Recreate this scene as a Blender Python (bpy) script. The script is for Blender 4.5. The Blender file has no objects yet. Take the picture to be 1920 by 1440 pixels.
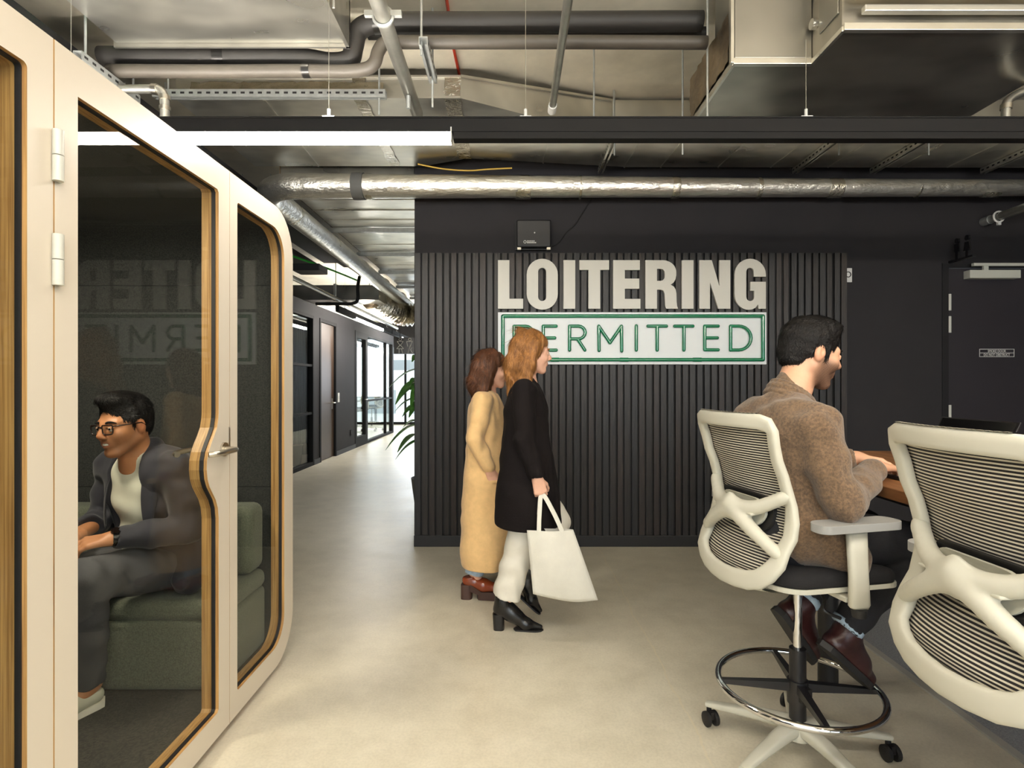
import bpy, bmesh, math, random
import numpy as np
from mathutils import Vector, Matrix

random.seed(7)
SC = bpy.context.scene
COL = SC.collection
FPX = 1060.0          # focal length in pixels of the 1920 px wide frame
CAMH = 1.37

# ------------------------------------------------------------------ camera, world, exposure
cam_d = bpy.data.cameras.new('camera'); cam = bpy.data.objects.new('camera', cam_d)
COL.objects.link(cam)
cam.location = (0, 0, CAMH); cam.rotation_euler = (math.pi/2, 0, 0)
cam_d.sensor_fit = 'HORIZONTAL'; cam_d.sensor_width = 36.0; cam_d.lens = FPX/1920*36.0
cam_d.clip_start = 0.02; cam_d.clip_end = 200
SC.camera = cam
SC.view_settings.view_transform = 'Standard'; SC.view_settings.look = 'None'
SC.view_settings.gamma = 1.0; SC.view_settings.use_curve_mapping = False
SC.view_settings.exposure = 0.36
world = bpy.data.worlds.new('overcast_sky'); SC.world = world; world.use_nodes = True
bg = world.node_tree.nodes['Background']
bg.inputs[0].default_value = (0.86, 0.93, 1.0, 1); bg.inputs[1].default_value = 1.6
SC.cycles.max_bounces = 8; SC.cycles.transparent_max_bounces = 16
SC.cycles.sample_clamp_indirect = 4.0
SC.cycles.caustics_reflective = False; SC.cycles.caustics_refractive = False

def area_light(name, loc, rot, sx, sy, energy, color):
    d = bpy.data.lights.new(name, 'AREA'); d.shape = 'RECTANGLE'; d.size = sx; d.size_y = sy
    d.energy = energy; d.color = color
    o = bpy.data.objects.new(name, d); COL.objects.link(o); o.location = loc; o.rotation_euler = rot
    return o
DAY = (0.80, 0.90, 1.0)
# daylight entering by the glazed wall behind the photographer, the windows far to the right and the glazed end of the corridor
area_light('daylight_rear_window', (0.4, -4.9, 1.75), (math.radians(90), 0, 0), 7.0, 2.2, 130, DAY)
area_light('daylight_corridor_window', (-3.8, 18.8, 1.9), (math.radians(-90), 0, 0), 6.4, 1.9, 190, DAY)

# ------------------------------------------------------------------ materials
MATS = {}
def S(r, g, b):
    return tuple(((c/255.0)/12.92 if c/255.0 <= 0.04045 else ((c/255.0+0.055)/1.055)**2.4) for c in (r, g, b))
def mat(name, col, rough=0.5, metal=0.0, var=0.0, vscale=6.0, stretch=(1,1,1), col2=None, bump=0.0, bscale=40.0,
        bstretch=(1,1,1), spec=0.5, emit=None, estr=0.0, rvar=0.0, coat=0.0, sheen=0.0, vertexcol=False, detail=5):
    m = bpy.data.materials.new(name); m.use_nodes = True
    nt = m.node_tree; N = nt.nodes; L = nt.links
    b = N['Principled BSDF']
    b.inputs['Roughness'].default_value = rough; b.inputs['Metallic'].default_value = metal
    b.inputs['Specular IOR Level'].default_value = spec
    b.inputs['Base Color'].default_value = (*col, 1)
    if coat: b.inputs['Coat Weight'].default_value = coat; b.inputs['Coat Roughness'].default_value = 0.08
    if sheen: b.inputs['Sheen Weight'].default_value = sheen
    tc = N.new('ShaderNodeTexCoord')
    def noise(scale, st, detail=5, rough_=0.6):
        mp = N.new('ShaderNodeMapping'); mp.inputs['Scale'].default_value = st
        L.new(tc.outputs['Object'], mp.inputs['Vector'])
        n = N.new('ShaderNodeTexNoise'); n.inputs['Scale'].default_value = scale
        n.inputs['Detail'].default_value = detail; n.inputs['Roughness'].default_value = rough_
        L.new(mp.outputs[0], n.inputs['Vector']); return n
    if vertexcol:
        a = N.new('ShaderNodeAttribute'); a.attribute_name = 'tint'
        L.new(a.outputs['Color'], b.inputs['Base Color'])
    if var > 0 or col2:
        n = noise(vscale, stretch, detail)
        rp = N.new('ShaderNodeValToRGB')
        c2 = col2 if col2 else tuple(c*(1-var) for c in col)
        c1 = col if col2 else tuple(min(1, c*(1+var)) for c in col)
        rp.color_ramp.elements[0].position = 0.36; rp.color_ramp.elements[1].position = 0.64
        rp.color_ramp.elements[0].color = (*c2, 1); rp.color_ramp.elements[1].color = (*c1, 1)
        L.new(n.outputs['Fac'], rp.inputs['Fac'])
        if vertexcol:
            mx = N.new('ShaderNodeMix'); mx.data_type = 'RGBA'; mx.blend_type = 'MULTIPLY'; mx.inputs[0].default_value = 1
            L.new(a.outputs['Color'], mx.inputs[6]); L.new(rp.outputs[0], mx.inputs[7]); L.new(mx.outputs[2], b.inputs['Base Color'])
        else:
            L.new(rp.outputs[0], b.inputs['Base Color'])
        if rvar:
            mr = N.new('ShaderNodeMapRange'); mr.inputs[3].default_value = max(0.02, rough-rvar); mr.inputs[4].default_value = min(1, rough+rvar)
            L.new(n.outputs['Fac'], mr.inputs[0]); L.new(mr.outputs[0], b.inputs['Roughness'])
    if bump:
        n2 = noise(bscale, bstretch, 4)
        bp = N.new('ShaderNodeBump'); bp.inputs['Strength'].default_value = bump; bp.inputs['Distance'].default_value = 0.01
        L.new(n2.outputs['Fac'], bp.inputs['Height']); L.new(bp.outputs[0], b.inputs['Normal'])
    if emit:
        b.inputs['Emission Color'].default_value = (*emit, 1); b.inputs['Emission Strength'].default_value = estr
    MATS[name] = m
    return m
def glass_mat(name, tint=(1,1,1), ior=1.5, rough=0.0, refl=1.0):
    m = bpy.data.materials.new(name); m.use_nodes = True
    nt = m.node_tree; N = nt.nodes; L = nt.links; N.clear()
    out = N.new('ShaderNodeOutputMaterial'); mix = N.new('ShaderNodeMixShader')
    tr = N.new('ShaderNodeBsdfTransparent'); tr.inputs[0].default_value = (*tint, 1)
    gl = N.new('ShaderNodeBsdfGlossy'); gl.inputs['Roughness'].default_value = rough
    # two-sided Schlick reflectance: r0 + (1-r0)(1-|cos|)^5
    ge = N.new('ShaderNodeNewGeometry'); dp = N.new('ShaderNodeVectorMath'); dp.operation = 'DOT_PRODUCT'
    L.new(ge.outputs['Incoming'], dp.inputs[0]); L.new(ge.outputs['Normal'], dp.inputs[1])
    def mth(op, a, b):
        n = N.new('ShaderNodeMath'); n.operation = op
        for i, q in enumerate((a, b)):
            if q is None: continue
            if isinstance(q, (int, float)): n.inputs[i].default_value = q
            else: L.new(q, n.inputs[i])
        return n.outputs[0]
    r0 = ((ior-1)/(ior+1))**2
    fr = mth('MULTIPLY', mth('ADD', mth('MULTIPLY', mth('POWER', mth('SUBTRACT', 1.0, mth('ABSOLUTE', dp.outputs['Value'], None)), 5.0), 1-r0), r0), refl)
    L.new(fr, mix.inputs[0]); L.new(tr.outputs[0], mix.inputs[1]); L.new(gl.outputs[0], mix.inputs[2])
    L.new(mix.outputs[0], out.inputs[0]); MATS[name] = m
    return m

mat('frame_black', S(20,20,22), 0.7, spec=0.25)
mat('wall_charcoal', S(41,39,42), 0.75, spec=0.35, var=0.06, vscale=3, bump=0.04, bscale=300)
mat('black_paint', S(22,21,24), 0.5)
mat('black_metal', S(24,23,26), 0.38, spec=0.5)
mat('black_rubber', S(22,21,22), 0.6)
mat('pipe_foam', S(33,31,29), 0.62, var=0.12, vscale=5, bump=0.08, bscale=30)
mat('pipe_foam_grey', S(68,63,56), 0.55, var=0.12, vscale=5, bump=0.08, bscale=30)
mat('tape_black', S(26,25,24), 0.3)
for _n, _a, _b in (('slat_wood', (38,32,29), (21,18,17)), ('slat_wood_grey', (36,34,35), (20,19,20)), ('slat_wood_brown', (46,36,31), (25,20,18))):
    mat(_n, S(*_a), 0.40, col2=S(*_b), vscale=4, stretch=(22,22,1.2), bump=0.3, bscale=14, bstretch=(20,20,1))
mat('slat_backing', S(14,13,14), 0.8)
mat('letter_white', S(214,210,198), 0.35)
mat('board_white', S(240,242,242), 0.4)
mat('tube_green', S(6,122,80), 0.14, spec=0.6, coat=0.6)
mat('concrete_slab', S(220,212,192), 0.85, var=0.16, vscale=1.6, bump=0.15, bscale=12)
mat('galvanised', (0.76,0.74,0.67), 0.30, 0.95, var=0.16, vscale=2.6, stretch=(1,1.6,1), bump=0.02, bscale=2, rvar=0.08, detail=2)
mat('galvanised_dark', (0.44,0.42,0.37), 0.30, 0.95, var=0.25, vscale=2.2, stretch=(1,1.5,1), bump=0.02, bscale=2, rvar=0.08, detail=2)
mat('galvanised_mid', (0.40,0.39,0.35), 0.34, 0.95, var=0.12, vscale=2.2, rvar=0.06, detail=2)
mat('foil', (0.82,0.80,0.74), 0.30, 0.94, var=0.08, vscale=8, bump=1.0, bscale=13, bstretch=(1,2,2))
mat('foil_crumpled', (0.72,0.68,0.58), 0.22, 1.0, var=0.15, vscale=8, bump=1.0, bscale=26)
mat('foil_brown', (0.34,0.27,0.19), 0.38, 1.0, var=0.3, vscale=6, bump=1.0, bscale=14)
mat('trim_grey', S(186,184,176), 0.5)
mat('zinc', (0.52,0.54,0.53), 0.38, 0.75, var=0.1, vscale=20)
mat('pipe_steel', (0.46,0.45,0.40), 0.36, 0.9, var=0.12, vscale=8)
mat('chrome', (0.78,0.78,0.78), 0.07, 1.0)
mat('satin_nickel', (0.62,0.58,0.50), 0.28, 1.0)
mat('led', (1,1,1), 0.5, emit=(1.0,0.935,0.835), estr=50.0)
mat('added_led_up', (1,1,1), 0.5, emit=(1.0,0.935,0.835), estr=140.0)  # glow added on the lamp tops to light the slab
mat('led_corridor', (1,1,1), 0.5, emit=(1.0,0.95,0.87), estr=90.0)
mat('led_pod', (1,1,1), 0.5, emit=(1.0,0.90,0.72), estr=110.0)
mat('laminate_white', S(219,209,193), 0.38, spec=0.4)
mat('plywood', S(194,152,94), 0.5, col2=S(146,106,60), vscale=3, stretch=(60,4,1), bump=0.05, bscale=30)
mat('felt_dark', S(56,57,54), 0.95, col2=S(30,31,31), vscale=160, bump=0.3, bscale=200, sheen=0.1)
mat('carpet_dark', S(60,58,52), 0.95, col2=S(24,24,24), vscale=120, bump=0.5, bscale=160)
mat('carpet_grey', S(172,174,178), 0.95, col2=S(138,140,144), vscale=150, bump=0.4, bscale=200)
mat('upholstery', S(104,108,92), 0.9, col2=S(72,76,64), vscale=220, bump=0.3, bscale=240, sheen=0.15)
mat('chair_white', S(200,197,182), 0.42, spec=0.4)
mat('pad_grey', S(150,150,148), 0.5)
mat('mesh_black', S(24,20,22), 0.8)
mat('mesh_light', S(206,198,180), 0.75)
mat('seat_fabric', S(20,19,22), 0.9, bump=0.2, bscale=300)
mat('table_wood', S(150,104,66), 0.4, col2=S(104,68,42), vscale=2.2, stretch=(14,0.7,8), bump=0.05, bscale=20, bstretch=(14,1,4))
mat('laptop_dark', S(40,38,40), 0.4, 0.6)
mat('screen_black', S(8,8,9), 0.15)
mat('door_brown', S(78,62,50), 0.4, var=0.1, vscale=2)
mat('door_charcoal', S(44,41,46), 0.45, var=0.05, vscale=2)
mat('white_print', S(225,224,220), 0.6)
mat('grey_white', S(200,200,190), 0.4)
mat('plaster_white', S(205,205,200), 0.8)
mat('curtain_grey', S(176,178,192), 0.9, sheen=0.1)
mat('leaf_green', S(92,150,62), 0.35, col2=S(58,112,42), vscale=9)
mat('stem_green', S(84,80,46), 0.7)
mat('pot_grey', S(90,90,88), 0.7)
mat('cable_red', S(196,66,40), 0.5)
mat('cable_green', S(40,170,50), 0.5)
mat('cable_yellow', S(196,160,60), 0.5)
mat('facade_white', S(230,230,228), 0.9)
mat('facade_grey', S(170,176,180), 0.8)
mat('aluminium', (0.80,0.80,0.76), 0.32, 1.0)
glass_mat('glass_clear', (0.93,0.96,0.94), 1.45)
glass_mat('glass_pod', (0.95,0.96,0.94), 1.30, refl=0.6)
glass_mat('glass_lens', (0.95,0.96,0.95), 1.35)

def floor_mat():
    m = mat('polished_concrete', S(196,184,158), 0.36, spec=0.45)
    nt = m.node_tree; N = nt.nodes; L = nt.links; b = N['Principled BSDF']
    tc = N['Texture Coordinate'] if 'Texture Coordinate' in N else N.new('ShaderNodeTexCoord')
    def noise(scale, detail, r=0.6):
        n = N.new('ShaderNodeTexNoise'); n.inputs['Scale'].default_value = scale; n.inputs['Detail'].default_value = detail
        n.inputs['Roughness'].default_value = r; L.new(tc.outputs['Object'], n.inputs['Vector']); return n
    def ramp(src, p0, c0, p1, c1):
        r = N.new('ShaderNodeValToRGB'); r.color_ramp.elements[0].position = p0; r.color_ramp.elements[1].position = p1
        r.color_ramp.elements[0].color = (*c0, 1); r.color_ramp.elements[1].color = (*c1, 1); L.new(src, r.inputs[0]); return r
    def mult(a, bb, fac=1.0):
        mx = N.new('ShaderNodeMix'); mx.data_type = 'RGBA'; mx.blend_type = 'MULTIPLY'; mx.inputs[0].default_value = fac
        L.new(a, mx.inputs[6]); L.new(bb, mx.inputs[7]); return mx.outputs[2]
    n1 = noise(0.9, 6); n2 = noise(5.0, 6, 0.65); n3 = noise(90, 2); n4 = noise(2.6, 4)
    r1 = ramp(n1.outputs[0], 0.3, S(214,206,186), 0.7, S(231,223,204))
    r2 = ramp(n2.outputs[0], 0.34, (0.84,0.83,0.81), 0.62, (1,1,1))
    r3 = ramp(n3.outputs[0], 0.35, (0.92,0.92,0.92), 0.6, (1,1,1))
    c = mult(mult(r1.outputs[0], r2.outputs[0], 0.8), r3.outputs[0])
    # fine crack running away from the viewer
    sx = N.new('ShaderNodeSeparateXYZ'); L.new(tc.outputs['Object'], sx.inputs[0])
    ad = N.new('ShaderNodeMath'); ad.operation = 'MULTIPLY_ADD'; ad.inputs[1].default_value = 0.10; L.new(n4.outputs[0], ad.inputs[0]); L.new(sx.outputs[0], ad.inputs[2])
    s2 = N.new('ShaderNodeMath'); s2.operation = 'SUBTRACT'; s2.inputs[1].default_value = 0.775; L.new(ad.outputs[0], s2.inputs[0])
    ab = N.new('ShaderNodeMath'); ab.operation = 'ABSOLUTE'; L.new(s2.outputs[0], ab.inputs[0])
    lt = N.new('ShaderNodeMapRange'); lt.inputs[1].default_value = 0.0015; lt.inputs[2].default_value = 0.007; lt.inputs[3].default_value = 0.55; lt.inputs[4].default_value = 0
    L.new(ab.outputs[0], lt.inputs[0])
    mx = N.new('ShaderNodeMix'); mx.data_type = 'RGBA'; mx.inputs[7].default_value = (*S(222,210,182), 1)
    L.new(lt.outputs[0], mx.inputs[0]); L.new(c, mx.inputs[6]); L.new(mx.outputs[2], b.inputs['Base Color'])
    mr = N.new('ShaderNodeMapRange'); mr.inputs[3].default_value = 0.27; mr.inputs[4].default_value = 0.48
    L.new(n2.outputs[0], mr.inputs[0]); L.new(mr.outputs[0], b.inputs['Roughness'])
    bp = N.new('ShaderNodeBump'); bp.inputs['Strength'].default_value = 0.05; L.new(n3.outputs[0], bp.inputs['Height']); L.new(bp.outputs[0], b.inputs['Normal'])
floor_mat()

# ------------------------------------------------------------------ mesh helpers
def PX(x, y, Y):
    """point seen at photo pixel (x, y) at depth Y"""
    return Vector(((x-960)/FPX*Y, Y, CAMH-(y-720)/FPX*Y))

class MB:
    def __init__(s): s.v = []; s.f = []; s.m = []
    def add(s, verts, faces, mi=0):
        o = len(s.v); s.v.extend(tuple(v) for v in verts); s.f.extend(tuple(i+o for i in f) for f in faces); s.m.extend([mi]*len(faces)); return s
    def box(s, x0, x1, y0, y1, z0, z1, mi=0):
        v = [(x,y,z) for z in (z0,z1) for y in (y0,y1) for x in (x0,x1)]
        return s.add(v, [(0,2,3,1),(4,5,7,6),(0,1,5,4),(2,6,7,3),(0,4,6,2),(1,3,7,5)], mi)
    def obox(s, c, ax, ay, az, hx, hy, hz, mi=0):
        c = Vector(c); ax = Vector(ax).normalized(); ay = Vector(ay).normalized(); az = Vector(az).normalized()
        v = [c+ax*x*hx+ay*y*hy+az*z*hz for z in (-1,1) for y in (-1,1) for x in (-1,1)]
        return s.add(v, [(0,2,3,1),(4,5,7,6),(0,1,5,4),(2,6,7,3),(0,4,6,2),(1,3,7,5)], mi)
    def bar(s, p0, p1, w, h, up=(0,0,1), mi=0):
        p0 = Vector(p0); p1 = Vector(p1); d = (p1-p0); ln = d.length; d.normalize()
        sx = d.cross(Vector(up)); sx = sx.normalized() if sx.length > 1e-5 else Vector((1,0,0)); u = sx.cross(d).normalized()
        return s.obox((p0+p1)/2, d, sx, u, ln/2, w/2, h/2, mi)
    def tube(s, pts, r, n=12, closed=False, caps=True, mi=0, prof=None, up=None):
        pts = [Vector(p) for p in pts]; k = len(pts)
        rs = r if isinstance(r, list) else [r]*k
        tang = []
        for i in range(k):
            a = pts[(i-1) % k] if (closed or i > 0) else pts[i]; b = pts[(i+1) % k] if (closed or i < k-1) else pts[i]
            tang.append((b-a).normalized())
        ref = Vector(up) if up else (Vector((0,0,1)) if abs(tang[0].z) < 0.9 else Vector((1,0,0)))
        nrm = (ref-tang[0]*ref.dot(tang[0])).normalized(); verts = []
        if prof is None: prof = [(math.cos(2*math.pi*j/n), math.sin(2*math.pi*j/n)) for j in range(n)]
        n = len(prof)
        for i in range(k):
            if up: nrm = Vector(up)
            nrm = (nrm-tang[i]*nrm.dot(tang[i])); nrm = nrm.normalized() if nrm.length > 1e-6 else Vector((1,0,0))
            bi = tang[i].cross(nrm)
            q = rs[i]; qx, qy = (q if isinstance(q, (tuple, list)) else (q, q))
            for (cx, cy) in prof: verts.append(pts[i]+bi*cx*qx+nrm*cy*qy)
        faces = []
        for i in range(k if closed else k-1):
            a = i*n; b = ((i+1) % k)*n
            for j in range(n): faces.append((a+j, a+(j+1) % n, b+(j+1) % n, b+j))
        if caps and not closed:
            faces.append(tuple(range(n-1, -1, -1))); faces.append(tuple((k-1)*n+j for j in range(n)))
        return s.add(verts, faces, mi)
    def cyl(s, p0, p1, r0, r1=None, n=16, mi=0):
        return s.tube([p0, p1], [r0, r0 if r1 is None else r1], n, mi=mi)
    def ball(s, c, r, nu=16, nv=10, mi=0):
        c = Vector(c); r = r if isinstance(r, (tuple, list)) else (r, r, r); verts = [c+Vector((0,0,r[2]))]
        for i in range(1, nv):
            t = math.pi*i/nv
            for j in range(nu):
                p = 2*math.pi*j/nu; verts.append(c+Vector((r[0]*math.sin(t)*math.cos(p), r[1]*math.sin(t)*math.sin(p), r[2]*math.cos(t))))
        verts.append(c-Vector((0,0,r[2]))); faces = []
        for j in range(nu):
            faces.append((0, 1+j, 1+(j+1) % nu)); b = 1+(nv-2)*nu; faces.append((len(verts)-1, b+(j+1) % nu, b+j))
        for i in range(nv-2):
            for j in range(nu):
                a = 1+i*nu; b = a+nu; faces.append((a+j, b+j, b+(j+1) % nu, a+(j+1) % nu))
        return s.add(verts, faces, mi)
    def lathe(s, prof, c=(0,0,0), n=20, mi=0):
        c = Vector(c); verts = []; k = len(prof)
        for (r, z) in prof:
            for j in range(n): verts.append(c+Vector((r*math.cos(2*math.pi*j/n), r*math.sin(2*math.pi*j/n), z)))
        faces = [(i*n+j, i*n+(j+1) % n, (i+1)*n+(j+1) % n, (i+1)*n+j) for i in range(k-1) for j in range(n)]
        faces.append(tuple(range(n-1, -1, -1))); faces.append(tuple((k-1)*n+j for j in range(n)))
        return s.add(verts, faces, mi)
    def grid(s, fn, nu, nv, mi=0):
        verts = [fn(i/nu, j/nv) for i in range(nu+1) for j in range(nv+1)]
        return s.add(verts, [(i*(nv+1)+j, (i+1)*(nv+1)+j, (i+1)*(nv+1)+j+1, i*(nv+1)+j+1) for i in range(nu) for j in range(nv)], mi)
    def mapped(s, fn):
        s.v = [tuple(fn(Vector(v))) for v in s.v]; return s
    def mesh(s, name, mats):
        me = bpy.data.meshes.new(name); me.from_pydata(s.v, [], s.f); me.update()
        for k in (mats if isinstance(mats, (list, tuple)) else [mats]): me.materials.append(MATS[k])
        me.polygons.foreach_set('material_index', s.m)
        return me

def plate(outer, holes, thick, side_mi=0):
    """extruded flat outline with holes: local xy outline, z 0..thick. faces that are not parallel to the plane get material side_mi"""
    cu = bpy.data.curves.new('outline', 'CURVE'); cu.dimensions = '2D'; cu.fill_mode = 'BOTH'; cu.extrude = thick/2
    for lp in [outer]+list(holes):
        sp = cu.splines.new('POLY'); sp.points.add(len(lp)-1)
        for p, q in zip(sp.points, lp): p.co = (q[0], q[1], 0, 1)
        sp.use_cyclic_u = True
    ob = bpy.data.objects.new('outline', cu); COL.objects.link(ob)
    me = bpy.data.meshes.new_from_object(ob.evaluated_get(bpy.context.evaluated_depsgraph_get()))
    mb = MB(); mb.v = [(v.co.x, v.co.y, v.co.z+thick/2) for v in me.vertices]
    for p in me.polygons:
        mb.f.append(tuple(p.vertices)); mb.m.append(0 if abs(p.normal.z) > 0.5 else side_mi)
    bpy.data.objects.remove(ob); bpy.data.curves.remove(cu); bpy.data.meshes.remove(me)
    return mb
def weld(me, dist=1e-5):
    bm = bmesh.new(); bm.from_mesh(me); bmesh.ops.remove_doubles(bm, verts=bm.verts, dist=dist)
    bmesh.ops.recalc_face_normals(bm, faces=bm.faces); bm.to_mesh(me); bm.free(); return me

def tag(o, label=None, cat=None, group=None, kind=None):
    if label: o['label'] = label
    if cat: o['category'] = cat
    if group: o['group'] = group
    if kind: o['kind'] = kind
    return o
def thing(name, label, cat, loc=(0,0,0), rz=0.0, group=None, kind=None):
    o = bpy.data.objects.new(name, None); COL.objects.link(o); o.location = loc; o.rotation_euler = (0,0,rz); o.empty_display_size = 0.05
    o['_w'] = 0
    del o['_w']
    return tag(o, label, cat, group, kind)
def put(name, mb, mats, parent=None, smooth=False, bevel=0.0, seg=2, local=False, label=None, kind=None, dowe=False):
    me = mb if isinstance(mb, bpy.types.Mesh) else mb.mesh(name, mats)
    if dowe: weld(me)
    o = bpy.data.objects.new(name, me); COL.objects.link(o)
    if smooth:
        me.polygons.foreach_set('use_smooth', [True]*len(me.polygons))
        if smooth != 'all': me.set_sharp_from_angle(angle=math.radians(40))
    if bevel:
        md = o.modifiers.new('bevel', 'BEVEL'); md.width = bevel; md.segments = seg; md.limit_method = 'ANGLE'; md.angle_limit = math.radians(35)
    if parent is not None:
        o.parent = parent
        if not local and parent.type == 'EMPTY':
            p = parent; M = Matrix.Identity(4)
            while p is not None:
                M = Matrix.LocRotScale(p.location, p.rotation_euler, p.scale) @ M if p.type == 'EMPTY' else M
                p = p.parent
            o.matrix_parent_inverse = M.inverted()
    if label: o['label'] = label
    if kind: o['kind'] = kind
    return o
def solo(name, mb, mats, label, cat, group=None, kind=None, **k):
    return tag(put(name, mb, mats, **k), label, cat, group, kind)
def struct(name, mb, mats, parent=None, **k):
    o = put(name, mb, mats, parent, **k)
    if parent is None: o['kind'] = 'structure'
    return o
def copy_tree(o, parent=None):
    c = o.copy(); COL.objects.link(c)
    if parent is not None: c.parent = parent
    for ch in o.children: copy_tree(ch, c)
    return c
def rrect(x0, x1, y0, y1, r, n=8):
    r = r if isinstance(r, (tuple, list)) else (r,)*4     # corners: x0y0, x1y0, x1y1, x0y1
    pts = []
    for (cx, cy, a0, rr) in ((x0+r[0], y0+r[0], 180, r[0]), (x1-r[1], y0+r[1], 270, r[1]), (x1-r[2], y1-r[2], 0, r[2]), (x0+r[3], y1-r[3], 90, r[3])):
        if rr < 1e-6: pts.append((cx, cy)); continue
        for i in range(n+1):
            a = math.radians(a0+90*i/n); pts.append((cx+rr*math.cos(a), cy+rr*math.sin(a)))
    return pts
def arc(c, r, a0, a1, n=10):
    rx, ry = r if isinstance(r, (tuple, list)) else (r, r)
    return [(c[0]+rx*math.cos(math.radians(a0+(a1-a0)*i/n)), c[1]+ry*math.sin(math.radians(a0+(a1-a0)*i/n))) for i in range(n+1)]
def spline(pts, n=6):
    P = [Vector(p) for p in pts]; out = []
    for i in range(len(P)-1):
        p0 = P[max(i-1,0)]; p1 = P[i]; p2 = P[i+1]; p3 = P[min(i+2,len(P)-1)]
        for k in range(n):
            t = k/n; out.append(0.5*((2*p1)+(p2-p0)*t+(2*p0-5*p1+4*p2-p3)*t*t+(3*p1-p0-3*p2+p3)*t**3))
    out.append(P[-1]); return out
# ================================================================== the setting
struct('floor', MB().box(-8.2, 6.2, -5.2, 19.6, -0.12, 0), 'polished_concrete')
struct('floor_carpet', MB().box(1.875, 6.0, -5.0, 4.88, 0.0, 0.006), 'carpet_grey')
struct('trim_1', MB().box(1.842, 1.878, -5.0, 4.88, 0.0, 0.009), 'trim_grey')
struct('ceiling', MB().box(-8.2, 6.2, -5.2, 19.6, 3.45, 3.6), 'concrete_slab')

WY = 4.76          # face of the slats
wall_back = struct('wall_back', MB().box(-0.826, 2.80, WY+0.03, WY+0.26, 0, 3.45), 'wall_charcoal')
put('backing_panel', MB().box(-0.826, 2.826, WY+0.022, WY+0.03, 0.09, 2.475), 'slat_backing', wall_back)
nsl = 60; x0 = -0.826; pitch = (2.832+0.826)/nsl
sl_meshes = []
for k in range(18):
    km = k//6; k = k % 6
    w = [0.043, 0.046, 0.040, 0.044, 0.047, 0.042][k]; dpt = [0.0, 0.004, 0.010, 0.002, 0.007, 0.0][k]
    sl_meshes.append(MB().box(-w/2, w/2, dpt, 0.03, 0, 2.38).mesh('slat', ('slat_wood','slat_wood_grey','slat_wood_brown')[km]))
for i in range(nsl):
    o = bpy.data.objects.new('slat', sl_meshes[random.randrange(18)]); COL.objects.link(o); o.parent = wall_back
    o.location = (x0+pitch*(i+0.5), WY, 0.095)
struct('baseboard_back', MB().box(-0.826, 2.832, WY-0.004, WY+0.0295, 0, 0.094), 'black_paint', bevel=0.003)
struct('wall_rear', MB().box(2.8005, 3.68, 4.84, 4.99, 0, 3.45).box(3.68, 4.72, 4.84, 4.99, 2.405, 3.45).box(4.72, 6.1, 4.84, 4.99, 0, 3.45), 'wall_charcoal')
struct('baseboard_rear', MB().box(2.84, 3.66, 4.825, 4.8395, 0, 0.095), 'black_paint')
struct('wall_right', MB().box(6.0, 6.15, -5.0, 4.83, 0, 3.45), 'wall_charcoal')
struct('wall_left', MB().box(-3.45, -3.35, -5.0, 7.9, 0, 3.45), 'wall_charcoal')
# glazed wall behind the photographer
wf = struct('wall_front', MB().box(-8.2, -3.2, -5.2, -5.05, 0, 3.45).box(4.0, 6.2, -5.2, -5.05, 0, 3.45).box(-3.2, 4.0, -5.2, -5.05, 2.9, 3.45).box(-3.2, 4.0, -5.2, -5.05, 0, 0.5), 'plaster_white')
w3 = struct('window_3', MB().box(-3.2, 4.0, -5.14, -5.10, 0.5, 2.9), 'glass_clear')
for k in range(7):
    put('mullion', MB().box(-3.2+k*1.2-0.025, -3.2+k*1.2+0.025, -5.17, -5.07, 0.5, 2.9), 'black_metal', w3)

# ---- corridor: left wall with its doors and glazing
CX = -3.35
wc = MB()
def wseg(y0, y1, z0, z1): wc.box(CX-0.1, CX, y0, y1, z0, z1)
wseg(7.9, 16.0, 2.52, 2.72); wseg(9.55, 9.84, 0, 2.52); wseg(10.78, 12.08, 0, 2.52); wseg(15.86, 16.0, 0, 2.52)
struct('wall_corridor', wc, 'wall_charcoal')
struct('baseboard_corridor', MB().box(CX, CX+0.012, 9.55, 9.84, 0, 0.09).box(CX, CX+0.012, 10.78, 12.08, 0, 0.09), 'black_paint')
def glazed(name, y0, y1, transoms, posts, z1=2.52):
    g = struct(name, MB().box(CX-0.055, CX-0.045, y0+0.03, y1-0.03, 0.05, z1-0.04), 'glass_clear')
    f = MB()
    for (a, b, c, d) in ((y0, y0+0.05, 0, z1), (y1-0.05, y1, 0, z1), (y0+0.05, y1-0.05, 0, 0.06), (y0+0.05, y1-0.05, z1-0.05, z1)):
        f.box(CX-0.085, CX+0.008, a, b, c, d)
    put('window_frame', f, 'frame_black', g)
    for t in transoms: put('transom', MB().box(CX-0.075, CX-0.005, y0+0.05, y1-0.05, t-0.02, t+0.02), 'frame_black', g)
    for p in posts: put('mullion', MB().box(CX-0.075, CX-0.005, p-0.02, p+0.02, 0.06, z1-0.05), 'frame_black', g)
    return g
glazed('window_1', 7.9, 9.55, (0.88, 1.68), ())
glazed('window_2', 13.05, 15.86, (0.98,), (15.1,))
d1 = struct('door_1', MB().box(CX-0.07, CX-0.03, 9.90, 10.72, 0.01, 2.46), 'door_brown')
put('door_frame', MB().box(CX-0.09, CX+0.012, 9.84, 9.90, 0, 2.52).box(CX-0.09, CX+0.012, 10.72, 10.78, 0, 2.52).box(CX-0.09, CX+0.012, 9.90, 10.72, 2.46, 2.52), 'frame_black', d1)
put('door_handle', MB().cyl((CX-0.03, 10.62, 1.02), (CX+0.03, 10.62, 1.02), 0.012).cyl((CX+0.03, 10.63, 1.02), (CX+0.03, 10.50, 1.02), 0.010).box(CX-0.03, CX-0.022, 10.59, 10.65, 0.9, 1.1), 'satin_nickel', d1)
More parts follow.
